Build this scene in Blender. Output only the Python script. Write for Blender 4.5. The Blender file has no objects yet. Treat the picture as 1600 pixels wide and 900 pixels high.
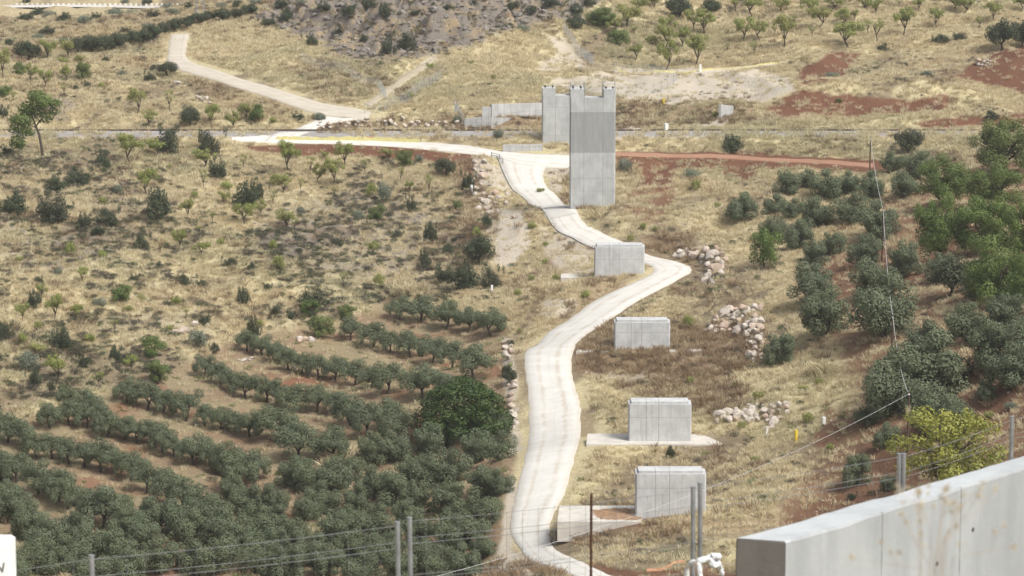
import bpy, math, random
import numpy as np
from mathutils import Vector, Matrix
random.seed(7); RNG = np.random.default_rng(7)
R = math.radians
sc = bpy.context.scene
COL = sc.collection

# ------------------------------------------------------------------ camera, world, sun, exposure
F = 4800.0; PITCH = R(10.0); CP, SP = math.cos(PITCH), math.sin(PITCH)
cam = bpy.data.objects.new('camera', bpy.data.cameras.new('camera'))
COL.objects.link(cam); sc.camera = cam
cam.data.sensor_width = 36; cam.data.lens = 108.0
cam.location = (0, 0, 0); cam.rotation_euler = (R(80), 0, 0)
cam.data.clip_start = 0.5; cam.data.clip_end = 9000
cam.data.dof.use_dof = True; cam.data.dof.focus_distance = 420; cam.data.dof.aperture_fstop = 6.3

SUN_EL, SUN_AZ = 52.0, 132.0      # azimuth clockwise from +Y (view direction): right and a little behind the camera
w = bpy.data.worlds.new('World'); sc.world = w; w.use_nodes = True
nt = w.node_tree; bg = nt.nodes['Background']
sky = nt.nodes.new('ShaderNodeTexSky'); sky.sky_type = 'NISHITA'; sky.sun_disc = False
sky.sun_elevation = R(SUN_EL); sky.sun_rotation = R(SUN_AZ)
sky.air_density = 1.0; sky.dust_density = 4.0; sky.ozone_density = 0.4
hs = nt.nodes.new('ShaderNodeHueSaturation'); hs.inputs['Saturation'].default_value = 0.35
nt.links.new(sky.outputs[0], hs.inputs['Color']); nt.links.new(hs.outputs[0], bg.inputs[0])
bg.inputs[1].default_value = 0.125
sun = bpy.data.objects.new('sun', bpy.data.lights.new('sun', 'SUN')); COL.objects.link(sun)
sun.data.energy = 2.4; sun.data.angle = R(16); sun.data.color = (1.0, 0.965, 0.90)
sd = Vector((math.sin(R(SUN_AZ))*math.cos(R(SUN_EL)), math.cos(R(SUN_AZ))*math.cos(R(SUN_EL)), math.sin(R(SUN_EL))))
sun.rotation_euler = sd.to_track_quat('Z', 'Y').to_euler()
sc.view_settings.view_transform = 'Standard'; sc.view_settings.look = 'None'
sc.view_settings.exposure = 0.55; sc.view_settings.gamma = 1.0; sc.view_settings.use_curve_mapping = False
sc.cycles.volume_bounces = 0; sc.cycles.max_bounces = 5; sc.cycles.transparent_max_bounces = 12
sc.cycles.diffuse_bounces = 3; sc.cycles.glossy_bounces = 1; sc.cycles.transmission_bounces = 2

# ------------------------------------------------------------------ numpy noise
_T = RNG.random((256, 256))
def vnoise(x, y):
    xi = np.floor(x).astype(int); yi = np.floor(y).astype(int)
    fx = x-xi; fy = y-yi; fx = fx*fx*(3-2*fx); fy = fy*fy*(3-2*fy)
    a = _T[xi & 255, yi & 255]; b = _T[(xi+1) & 255, yi & 255]
    c = _T[xi & 255, (yi+1) & 255]; d = _T[(xi+1) & 255, (yi+1) & 255]
    return (a*(1-fx)+b*fx)*(1-fy)+(c*(1-fx)+d*fx)*fy
def fbm(x, y, s, o=4, off=0.0):
    v = 0; a = 1; t = 0
    for i in range(o):
        v = v+a*vnoise(x/s+off+17.3*i, y/s-off+9.1*i); t += a; a *= .5; s = s/2.03
    return v/t                      # 0..1
def sstep(a, b, v):
    t = np.clip((v-a)/(b-a), 0, 1); return t*t*(3-2*t)

# ------------------------------------------------------------------ pixel <-> world of the surveyed ground
def proj(x, y, z):
    D = y*CP-z*SP; U = y*SP+z*CP
    return 800+F*x/D, 450-F*U/D
def ray(px, py):
    a = (px-800)/F; b = -(py-450)/F
    return a, CP+b*SP, -SP+b*CP     # x, y, z per unit depth
def pt_y(px, py, Y):
    a, b, c = ray(px, py); t = Y/b; return np.array((a*t, Y, c*t))
def pt_z(px, py, Z):
    a, b, c = ray(px, py); t = Z/c; return np.array((a*t, b*t, Z))

CPX = [ # px, py, height of the ground
(-250,920,-87),(0,900,-87),(400,900,-88),(700,900,-87.5),(775,900,-85.5),(820,890,-82),(900,895,-80.7),(1200,880,-80),(1500,880,-77),(1800,880,-72),
(-250,750,-86),(0,720,-86),(400,720,-87.5),(760,720,-86.2),(822,700,-82.6),(900,700,-82.2),(1030,692,-82),(1146,699,-82.1),(1110,716,-82.1),(1180,690,-81.5),(1060,740,-81.8),(1250,700,-79.8),(1500,700,-74.5),(1700,700,-70),
(1048,805,-80.8),(1000,842,-81),(1105,812,-80.8),(1120,860,-80.7),(1160,790,-80.7),(1260,810,-80),(-250,600,-81),(0,600,-82),(300,600,-84.5),(600,560,-86),(785,550,-84.6),(830,545,-80.8),(1003,545,-80),(1200,545,-79),(1400,560,-74),(1600,560,-69.5),(1800,560,-66),
(-250,450,-77),(0,450,-78),(300,450,-81),(600,450,-83),(760,440,-82.5),(860,440,-80.3),(968,430,-78),(1075,425,-78),(1200,430,-77.6),(1400,430,-73.5),(1600,430,-69),(1800,430,-66),
(0,320,-74),(300,320,-77),(600,330,-79),(760,330,-79.6),(840,330,-76),(925,325,-75),(1100,330,-76.4),(1300,320,-74.3),(1600,320,-69.5),
(0,240,-71.8),(300,240,-73),(600,240,-73.6),(800,245,-73.3),(900,243,-73.2),(1100,250,-74),(1350,250,-72.6),(1600,250,-70.2),
(600,225,-72.4),(400,225,-72.4),
(-200,205,-71),(0,205,-71),(300,205,-71),(600,205,-71),(900,205,-71),(1200,205,-71),(1500,205,-71),(1750,205,-71),
(0,170,-68.7),(300,170,-68.7),(600,182,-69.4),(800,180,-69.6),(1000,170,-69.9),(1250,178,-69.9),(1450,180,-69.8),(1600,170,-69),
(0,100,-65.5),(150,130,-66.6),(300,100,-65.2),(300,55,-62.6),(0,30,-66),(300,15,-66.5),(150,30,-65),(450,110,-65.3),(450,60,-62.5),
(600,90,-64),(700,55,-60.5),(700,0,-54.5),(560,30,-58.5),(850,0,-56),(850,60,-62.5),(780,120,-66),(950,150,-69),(1000,110,-68.3),(1200,110,-68),
(1250,150,-68.6),(1440,150,-68.2),(1440,100,-66.5),(1580,110,-65),(1230,50,-63),(1230,0,-59),(1500,50,-62.5),(1500,0,-58),(1000,50,-63.3),(1000,0,-58.5),(1750,60,-62),
(0,-60,-59.5),(400,-60,-55),(800,-80,-46),(1300,-60,-51)]
pts = [pt_z(a, b, c) for a, b, c in CPX]
for x, y, z in [(-400,900,-45),(0,860,-38),(400,900,-40),(-700,1700,20),(0,1700,25),(700,1700,25),(-300,580,-62),(300,580,-66),(-230,400,-70),(230,400,-58),
                (-160,300,-80),(160,300,-66),(-400,200,-60),(400,200,-50),(-800,900,-30),(800,900,-30),(-900,300,-60),(900,300,-40)]:
    pts.append(np.array((x, y, z), float))
for x in (-70, -25, 25, 70):
    for y, z in ((10,-8.0),(35,-11.6),(60,-21.5),(100,-35),(150,-49.5),(200,-63),(245,-73.5)):
        pts.append(np.array((x, y, z), float))
P = np.array(pts); CS = 14.0
def _ker(dx, dy): return np.sqrt(dx*dx+dy*dy+CS*CS)
_A = _ker(P[:, None, 0]-P[None, :, 0], P[:, None, 1]-P[None, :, 1])
n = len(P); M = np.zeros((n+3, n+3)); M[:n, :n] = _A+np.eye(n)*-0.6
M[:n, n] = 1; M[:n, n+1] = P[:, 0]; M[:n, n+2] = P[:, 1]; M[n:, :n] = M[:n, n:].T
SOL = np.linalg.solve(M, np.concatenate([P[:, 2], [0, 0, 0]]))
def H0(x, y):
    x = np.asarray(x, float); y = np.asarray(y, float); out = np.empty(x.shape).ravel(); xf = x.ravel(); yf = y.ravel()
    for i in range(0, len(xf), 40000):
        s = slice(i, i+40000)
        out[s] = _ker(xf[s, None]-P[None, :, 0], yf[s, None]-P[None, :, 1]) @ SOL[:n]+SOL[n]+SOL[n+1]*xf[s]+SOL[n+2]*yf[s]
    out = out.reshape(x.shape)
    k = 1-sstep(2.6, 6.5, np.abs(y-RAILY))          # the level railway bed
    return out*(1-k)+RAILZ*k
RAILZ = -71.0; RAILY = float(pt_z(800, 205, RAILZ)[1])
_ys = np.arange(262, 1000, 0.5)
def hit(px, py, Hf):
    px = np.atleast_1d(np.asarray(px, float)); py = np.atleast_1d(np.asarray(py, float))
    res = np.zeros((len(px), 3))
    for s in range(0, len(px), 400):
        a, b, c = ray(px[s:s+400], py[s:s+400])
        t = _ys[None, :]/b[:, None]
        X = a[:, None]*t; Z = c[:, None]*t
        h = Hf(X, np.broadcast_to(_ys, X.shape))
        below = Z <= h
        i = np.where(below.any(1), below.argmax(1), len(_ys)-1); i = np.maximum(i, 1)
        k = np.arange(len(i)); d1 = Z[k, i]-h[k, i]; d0 = Z[k, i-1]-h[k, i-1]
        f = np.clip(d0/(d0-d1+1e-9), 0, 1)
        Y = _ys[i-1]+f*0.5; X = a*Y/b
        res[s:s+400, 0] = X; res[s:s+400, 1] = Y; res[s:s+400, 2] = Hf(X, Y)
    return res

# ------------------------------------------------------------------ road edges (left, right)
ROADS = {
'main': [(940,925,990,915),(905,905,950,897),(850,884,905,876),(812,856,868,856),(797,830,858,832),(800,800,864,806),(808,762,880,775),(818,722,893,735),(825,690,904,692),(826,645,908,650),(824,605,904,620),
         (819,575,894,585),(822,548,896,548),(850,525,915,523),(882,503,948,503),(920,475,990,475),(962,453,1035,450),(1000,437,1075,428),(1020,424,1080,418),(1008,412,1062,410),(965,400,1020,400),(928,388,975,378),(900,374,938,361),
         (862,347,908,339),(830,320,876,312),(803,296,858,294),(790,272,850,280),(783,255,853,262),(778,244,872,247)],
'upper': [(905,262,905,243),(860,262,860,241),(815,258,815,239),(775,246,775,235),(735,241,735,228),(680,235,680,223),(610,229,610,219),(540,226,540,217),(470,224,470,213),(420,223,420,211),(385,222,385,213),(362,220,362,214)],
'ramp': [(410,221,450,221),(428,209,470,211),(455,203,492,205),(470,198,497,200),(486,191,510,194),(500,182,560,186)],
'hill': [(575,190,580,175),(540,183,548,168),(500,179,505,161),(455,165,465,149),(410,149,420,135),(370,137,380,124),(325,122,340,110),(290,112,310,101),(262,101,295,93),(262,85,291,84),(263,70,293,69),(265,54,297,53)],
'verge': [(1060,113,1060,109),(1120,112,1120,107),(1180,106,1180,102),(1230,101,1230,96),(1280,95,1280,91)],
'diag': [(672,92,682,94),(637,114,648,117),(606,137,617,140),(570,162,580,166)],
'far': [(-90,11,-90,8),(60,10.5,60,7.5),(160,10.5,160,7.5),(262,11,262,8)],
'track': [(955,243,955,236),(1040,246,1040,240),(1120,247,1120,241),(1200,252,1200,246),(1290,256,1290,250),(1365,262,1365,255)],
}
def crom(a, n):
    a = np.asarray(a); out = []
    q = np.vstack([2*a[0]-a[1], a, 2*a[-1]-a[-2]])
    for i in range(1, len(q)-2):
        for t in np.linspace(0, 1, n, endpoint=False):
            p0, p1, p2, p3 = q[i-1], q[i], q[i+1], q[i+2]
            out.append(.5*((2*p1)+(-p0+p2)*t+(2*p0-5*p1+4*p2-p3)*t*t+(-p0+3*p1-3*p2+p3)*t**3))
    out.append(a[-1]); return np.array(out)
ROADW = {}
for k, e in ROADS.items():
    e = np.array(e, float)
    L = hit(e[:, 0], e[:, 1], H0)[:, :2]; Rr = hit(e[:, 2], e[:, 3], H0)[:, :2]
    ROADW[k] = (crom(L, 16), crom(Rr, 16))
_rc = []
for k, (L, Rr) in ROADW.items():
    c = (L+Rr)/2; hw = np.linalg.norm(L-Rr, axis=1)/2
    _rc.append(np.column_stack([c, hw]))
_rc = np.vstack(_rc)
def roaddist(x, y):
    x = np.asarray(x, float); y = np.asarray(y, float); xf = x.ravel(); yf = y.ravel(); out = np.full(len(xf), 50.)
    near = np.where((yf > 260) & (yf < 720))[0]
    for i in range(0, len(near), 20000):
        s = near[i:i+20000]
        d = np.sqrt((xf[s, None]-_rc[None, :, 0])**2+(yf[s, None]-_rc[None, :, 1])**2)-_rc[None, :, 2]
        out[s] = d.min(1)
    return out.reshape(x.shape)

# ------------------------------------------------------------------ soil zones, surveyed as outlines on the ground
def inpoly(px, py, poly):
    poly = np.asarray(poly, float); ins = np.zeros(px.shape, bool); dmin = np.full(px.shape, 1e9)
    for i in range(len(poly)):
        x0, y0 = poly[i]; x1, y1 = poly[(i+1) % len(poly)]
        if y0 != y1:
            c = ((y0 > py) != (y1 > py)) & (px < (x1-x0)*(py-y0)/(y1-y0)+x0); ins ^= c
        dx, dy = x1-x0, (y1-y0)
        t = np.clip(((px-x0)*dx+(py-y0)*dy)/(dx*dx+dy*dy+1e-9), 0, 1)
        dmin = np.minimum(dmin, np.hypot(px-x0-t*dx, py-y0-t*dy))
    return np.where(ins, dmin, -dmin)
ZONES = [ # kind, strength, softness, outline
('red',1,4,[(370,224),(540,224),(660,230),(745,241),(775,262),(735,272),(700,257),(640,247),(540,242),(400,244)]),
('red',1,4,[(960,238),(1100,238),(1230,243),(1360,250),(1420,262),(1400,272),(1250,264),(1190,264),(1170,280),(1130,276),(1125,264),(1060,264),(1045,300),(1005,295),(1000,264),(960,258)]),
('red',.8,10,[(1000,270),(1060,260),(1050,340),(1000,350),(970,320)]),
('red',1,3,[(1225,126),(1280,86),(1310,80),(1345,84),(1335,100),(1318,120),(1270,132)]),
('red',1,3,[(1190,170),(1245,142),(1290,146),(1330,150),(1400,158),(1480,148),(1490,166),(1420,180),(1300,184),(1215,186)]),
('red',1,4,[(1495,120),(1540,80),(1600,68),(1750,60),(1750,180),(1600,150),(1540,132)]),
('red',1,5,[(1425,192),(1480,180),(1650,176),(1650,195),(1545,204),(1450,204)]),
('red',.55,10,[(1440,102),(1480,75),(1550,66),(1545,92),(1480,128)]),
('red',.82,40,[(1420,255),(1750,240),(1800,950),(1200,950),(1215,790),(1350,640),(1300,540),(1250,420),(1330,370)]),
('red',.8,10,[(1290,640),(1420,640),(1410,740),(1330,720),(1270,690)]),
('red',.35,30,[(800,450),(860,380),(900,430),(850,500),(790,500)]),
('red',.9,7,[(900,915),(890,880),(1000,893),(1100,880),(1160,900),(1160,930)]),
('red',.5,8,[(870,800),(1000,800),(1160,810),(1240,810),(1240,850),(1100,835),(960,825)]),
('soil',1,14,[(-200,720),(0,655),(200,612),(310,560),(400,520),(540,500),(600,470),(660,475),(792,515),(800,620),(800,700),(795,960),(-200,960)]),
('pale',1,8,[(845,130),(960,108),(1000,104),(1120,108),(1240,118),(1240,140),(1190,160),(1040,162),(965,152),(850,138)]),
('pale',.9,7,[(858,58),(885,58),(915,100),(900,112),(835,110),(868,85)]),
('pale',.8,5,[(590,145),(640,112),(672,90),(684,94),(640,128),(605,152)]),
('pale',.9,8,[(845,245),(895,240),(893,275),(872,300),(858,292)]),
('pale',.8,9,[(838,352),(872,360),(930,395),(930,425),(885,430),(850,400)]),
('pale',1,8,[(795,745),(812,765),(800,860),(830,880),(880,900),(770,910),(765,890),(788,830)]),
('pale',1,8,[(775,325),(815,330),(832,350),(825,385),(800,425),(772,418)]),
('pale',1,4,[(962,198),(1005,198),(990,212),(962,220)]),
('pale',1,4,[(1070,196),(1112,190),(1135,178),(1150,182),(1130,198),(1085,202)]),
('pale',.7,7,[(844,465),(900,470),(895,490),(850,492)]),
('pale',.5,5,[(925,582),(1060,582),(1060,595),(925,595)]),
('pale',.9,5,[(738,245),(800,262),(812,300),(745,285)]),
('pale',.6,8,[(736,290),(770,300),(790,380),(760,380)]),
('pale',.8,5,[(785,530),(800,530),(815,700),(800,710)]),
('rock',1,14,[(380,25),(470,-10),(980,-40),(905,32),(830,42),(790,50),(690,78),(600,97),(545,90),(490,66)]),
('rock',.7,40,[(400,330),(560,300),(720,330),(745,400),(640,440),(460,440),(380,400)]),
('rock',.8,10,[(75,165),(100,150),(125,160),(105,185),(80,185)]),
('rock',.5,20,[(0,350),(80,330),(200,400),(100,420),(0,400)]),
('rock',.4,20,[(150,500),(330,480),(380,500),(250,545)]),
('rock',.6,12,[(1060,380),(1120,385),(1130,440),(1095,435)]),
('rail',1,3,[(-100,206),(1700,206),(1700,214),(-100,214)]),
('brown',1,14,[(885,520),(960,503),(1090,512),(1190,500),(1200,560),(1120,600),(900,585)]),
('brown',.9,12,[(960,600),(1170,595),(1180,650),(1080,650)]),
('brown',.9,8,[(962,165),(1180,158),(1190,196),(962,200)]),
('brown',.8,8,[(500,188),(700,186),(850,175),(850,202),(500,206)]),
('brown',.9,12,[(1005,370),(1070,358),(1110,425),(1060,432),(1010,405)]),
('brown',.7,16,[(860,250),(895,255),(895,330),(862,300)]),
('brown',.8,14,[(930,430),(1005,430),(940,490),(890,500),(850,520)]),
('brown',.8,14,[(715,240),(745,260),(780,330),(740,420),(640,420),(700,330)]),
('brown',.6,30,[(440,100),(600,110),(640,150),(500,160)]),
('brown',.7,14,[(900,815),(1060,820),(1060,850),(880,850)]),
('brown',.8,14,[(780,850),(850,880),(900,915),(760,915)]),
('brown',.7,10,[(905,640),(930,640),(925,680),(908,680)]),
('brown',.7,30,[(280,110),(480,160),(440,200),(330,170)]),
('green',.8,12,[(1290,95),(1420,100),(1440,115),(1350,120),(1290,110)]),
('green',.4,20,[(960,850),(1100,840),(1180,860),(1080,880)]),
('gold',1,14,[(300,60),(400,52),(480,68),(560,105),(650,98),(720,78),(850,55),(880,60),(880,110),(840,160),(700,178),(560,176),(440,140),(330,108)]),
('gold',.9,14,[(930,62),(1100,40),(1650,-10),(1650,62),(1440,88),(1230,95),(1060,105),(925,100)]),
('gold',.8,8,[(1200,140),(1300,128),(1620,140),(1620,178),(1480,148),(1300,148),(1180,165),(1140,190),(1420,186),(1420,200),(1140,200)]),
('brown',.4,60,[(-200,-60),(420,-60),(420,60),(250,40),(0,120),(-200,150)]),
]
def zones(x, y, z):
    px, py = proj(x, y, z)
    wob = 11*(fbm(x, y, 9, 3, 3.1)-.5)*2; wob2 = 6*(fbm(x, y, 3.0, 2, 8.1)-.5)*2
    out = {k: np.zeros(x.shape) for k in ('red','soil','pale','rock','rail','brown','green','gold')}
    ok = (y > 255)
    for kind, st, soft, poly in ZONES:
        q = np.array(poly, float)
        bb = ok & (px > q[:, 0].min()-80) & (px < q[:, 0].max()+80) & (py > q[:, 1].min()-60) & (py < q[:, 1].max()+60)
        if not bb.any(): continue
        sdist = inpoly(px[bb], py[bb], poly)
        m = 0.25+0.05*soft
        v = st*sstep(-soft*.5, soft*.5, sdist+(wob[bb]+wob2[bb])*max(.55, min(1.3, m))*(0 if kind == 'rail' else 1))
        out[kind][bb] = np.maximum(out[kind][bb], v)
    return out

def zgrove(x, y):
    px, py = proj(x, y, H0(x, y)); return inpoly(px, py, [(-900,720),(0,655),(200,612),(310,560),(400,520),(540,500),(600,470),(660,475),(792,515),(800,620),(800,700),(795,1500),(-900,1500)])/12+.5
MOUNDS = [(1260,158,11,6,2.4,0),(1360,156,16,6,2.2,0),(1450,154,12,5,2.0,0),(1288,104,6,7,2.8,0),(1600,112,13,14,3.0,0),(1500,194,18,4,1.0,0),(1140,176,18,4,1.2,0),(1145,498,5,3.2,1.9,0),(1178,520,2.2,9,1.2,0),
 (1090,395,5,3,1.0,0),(1114,415,1.6,8,1.1,0),(1170,646,7,2.2,1.0,0),(560,110,20,12,1.5,0),(430,90,12,16,1.6,0),(640,188,22,3,1.0,0),(90,165,5,6,1.8,0),(1060,345,14,7,1.4,0),(1220,310,12,8,1.0,0),(900,470,6,6,1.2,0),(700,300,16,12,1.0,0)]
FLAT = [(1048,810,9.5,5.5),(985,812,9,5),(925,812,9,5),(1031,692,12,4.5),(940,690,8,4),(1110,690,6,4),(1003,548,9,5),(920,550,5,4),(968,432,8,5),(910,434,5,4),(925,327,7,5),(878,228,7,5),(800,238,7,5)]
_FL = None
def flat(x, y):
    global _FL
    if _FL is None: _FL = [(*hit(m[0], m[1], H0)[0][:2], m[2], m[3]) for m in FLAT]
    out = np.ones(np.shape(x))
    for cx, cy, ax, ay in _FL: out = out*sstep(.55, 1.3, np.sqrt(((x-cx)/ax)**2+((y-cy-1)/ay)**2))
    return out
_MW = None
def mounds(x, y):
    global _MW
    if _MW is None: _MW = [(*hit(m[0], m[1], H0)[0][:2], *m[2:5]) for m in MOUNDS]
    out = np.zeros(np.shape(x))
    for cx, cy, ax, ay, h in _MW: out = out+h*np.exp(-(((x-cx)/ax)**2+((y-cy)/ay)**2)**1.4)
    return out
def Hfull(x, y):
    h = H0(x, y); rd = roaddist(x, y)
    far = sstep(250, 270, y)
    m = sstep(0.3, 3.0, rd)*sstep(3.5, 7, np.abs(y-RAILY))*flat(x, y)
    amp = 0.35+0.9*sstep(60, 200, y)
    bump = (fbm(x, y, 16, 3, 1.7)-.5)*2.0*amp*.55+(fbm(x+y*.25, y*.6, 3.2, 3, 5.5)-.5)*.55
    ter = (np.abs((fbm(x+y*.3, y*.8, 34, 3, 7.7)*6) % 1-.5)*2)*(1-sstep(0, 1, zgrove(x, y)))       # broken terraces and runnels
    h = h+(bump*1.3+(ter-.5)*1.4)*m*far+mounds(x, y)*m
    # craggy outcrop
    px, py = proj(x, y, h)
    rk = sstep(-10, 30, inpoly(px, py, ZONES[28][3]))*(y > 600)*(y < 760)
    cr = np.abs(fbm(x-y*.5, y+x*.3, 9, 4, 2.2)-.5)*2
    cr2 = np.abs(fbm(x, y, 3.0, 2, 4.4)-.5)*2
    h = h+rk*(cr*6.5-1.8+cr2*2.6)*m
    h = h-0.10*(1-sstep(-.6, .3, rd))
    return h
assert ZONES[28][0] == 'rock'

# ------------------------------------------------------------------ node helpers
def newmat(name):
    m = bpy.data.materials.new(name); m.use_nodes = True
    nt = m.node_tree; nt.nodes.clear()
    o = nt.nodes.new('ShaderNodeOutputMaterial'); b = nt.nodes.new('ShaderNodeBsdfPrincipled')
    nt.links.new(b.outputs[0], o.inputs[0]); b.inputs['Roughness'].default_value = .9
    b.inputs['Specular IOR Level'].default_value = .2
    return m, nt, b
class NT:
    def __init__(s, nt): s.nt = nt
    def n(s, t, **kw):
        nd = s.nt.nodes.new(t)
        for k, v in kw.items(): setattr(nd, k, v)
        return nd
    def l(s, a, b): s.nt.links.new(a, b)
    def val(s, sock, v):
        if hasattr(v, 'is_linked') or isinstance(v, bpy.types.NodeSocket): s.l(v, sock)
        else: sock.default_value = v
    def mix(s, f, a, b, mode='MIX'):
        nd = s.n('ShaderNodeMix', data_type='RGBA', blend_type=mode)
        s.val(nd.inputs[0], f)
        for so, v in ((nd.inputs[6], a), (nd.inputs[7], b)):
            if isinstance(v, tuple): so.default_value = (*v[:3], 1)
            else: s.l(v, so)
        return nd.outputs[2]
    def m(s, op, a, b=0.0, c=0.0, clamp=False):
        nd = s.n('ShaderNodeMath', operation=op, use_clamp=clamp)
        for i, v in enumerate((a, b, c)): s.val(nd.inputs[i], v)
        return nd.outputs[0]
    def noise(s, vec, scale, detail=4, rough=.55, dist=0.0):
        nd = s.n('ShaderNodeTexNoise'); nd.inputs['Scale'].default_value = scale; nd.inputs['Detail'].default_value = detail
        nd.inputs['Roughness'].default_value = rough; nd.inputs['Distortion'].default_value = dist
        s.l(vec, nd.inputs['Vector']); return nd.outputs[0]
    def ramp(s, f, lo, hi):
        nd = s.n('ShaderNodeMapRange'); s.val(nd.inputs[0], f); nd.inputs[1].default_value = lo; nd.inputs[2].default_value = hi
        return nd.outputs[0]
    def scale(s, vec, sc3, rot=0):
        nd = s.n('ShaderNodeMapping'); s.l(vec, nd.inputs[0]); nd.inputs['Scale'].default_value = sc3; nd.inputs['Rotation'].default_value = (0, 0, rot)
        return nd.outputs[0]
    def bump(s, b, h, st, dist):
        nd = s.n('ShaderNodeBump'); nd.inputs['Strength'].default_value = st; nd.inputs['Distance'].default_value = dist
        s.l(h, nd.inputs['Height']); s.l(nd.outputs[0], b.inputs['Normal'])

def mesh_np(name, verts, quads=None, tris=None):
    me = bpy.data.meshes.new(name); verts = np.asarray(verts, np.float32)
    me.vertices.add(len(verts)); me.vertices.foreach_set('co', verts.ravel())
    idx = []; tot = []
    if quads is not None and len(quads): idx.append(np.asarray(quads).ravel()); tot.append(np.full(len(quads), 4))
    if tris is not None and len(tris): idx.append(np.asarray(tris).ravel()); tot.append(np.full(len(tris), 3))
    idx = np.concatenate(idx).astype(np.int32); tot = np.concatenate(tot).astype(np.int32)
    st = np.concatenate([[0], np.cumsum(tot)[:-1]]).astype(np.int32)
    me.loops.add(len(idx)); me.loops.foreach_set('vertex_index', idx)
    me.polygons.add(len(tot)); me.polygons.foreach_set('loop_start', st); me.polygons.foreach_set('loop_total', tot)
    me.update(calc_edges=True); return me
def tag(o, label=None, cat=None, group=None, kind=None):
    if label: o['label'] = label
    if cat: o['category'] = cat
    if group: o['group'] = group
    if kind: o['kind'] = kind
    return o
def link(name, me, mat=None, parent=None, loc=None):
    o = bpy.data.objects.new(name, me); COL.objects.link(o)
    if mat is not None and not me.materials: me.materials.append(mat)
    if parent is not None: o.parent = parent
    if loc is not None: o.location = loc
    return o
def empty(name, loc, rz=0, scale=1.0):
    o = bpy.data.objects.new(name, None); COL.objects.link(o); o.location = loc; o.rotation_euler = (0, 0, rz)
    o.scale = (scale,)*3; o.empty_display_size = .3; return o
class MB:
    def __init__(s): s.v = []; s.f = []
    def add(s, vs, fs):
        k = len(s.v); s.v += [tuple(v) for v in vs]; s.f += [tuple(i+k for i in f) for f in fs]
    def box(s, a, b, ch=0):
        (x0, y0, z0), (x1, y1, z1) = a, b
        if not ch:
            s.add([(x0,y0,z0),(x1,y0,z0),(x1,y1,z0),(x0,y1,z0),(x0,y0,z1),(x1,y0,z1),(x1,y1,z1),(x0,y1,z1)],
                  [(0,3,2,1),(4,5,6,7),(0,1,5,4),(1,2,6,5),(2,3,7,6),(3,0,4,7)])
        else:
            o = [(x0+ch,y0),(x1-ch,y0),(x1,y0+ch),(x1,y1-ch),(x1-ch,y1),(x0+ch,y1),(x0,y1-ch),(x0,y0+ch)]
            s.prism(o, z0, z1)
    def prism(s, o, z0, z1):
        n = len(o); s.add([(x, y, z0) for x, y in o]+[(x, y, z1) for x, y in o],
              [tuple(range(n-1, -1, -1)), tuple(range(n, 2*n))]+[(i, (i+1) % n, n+(i+1) % n, n+i) for i in range(n)])
    def tube(s, path, rad, n=6):
        path = [Vector(p) for p in path]
        if not hasattr(rad, '__len__'): rad = [rad]*len(path)
        rings = []
        for i, p in enumerate(path):
            d = (path[min(i+1, len(path)-1)]-path[max(i-1, 0)]).normalized()
            u = d.cross(Vector((0, 0, 1)) if abs(d.z) < .9 else Vector((1, 0, 0))).normalized(); v = d.cross(u)
            rings.append([p+(u*math.cos(2*math.pi*k/n)+v*math.sin(2*math.pi*k/n))*rad[i] for k in range(n)])
        k0 = 0; vs = [q for r in rings for q in r]; fs = []
        for i in range(len(rings)-1):
            for k in range(n):
                fs.append((i*n+k, i*n+(k+1) % n, (i+1)*n+(k+1) % n, (i+1)*n+k))
        fs.append(tuple(range(n-1, -1, -1))); fs.append(tuple((len(rings)-1)*n+k for k in range(n)))
        s.add(vs, fs)
    def mesh(s, name):
        me = bpy.data.meshes.new(name); me.from_pydata(s.v, [], s.f); me.update(); return me
    def build(s, name, mat, parent=None, loc=None): return link(name, s.mesh(name), mat, parent, loc)

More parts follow.
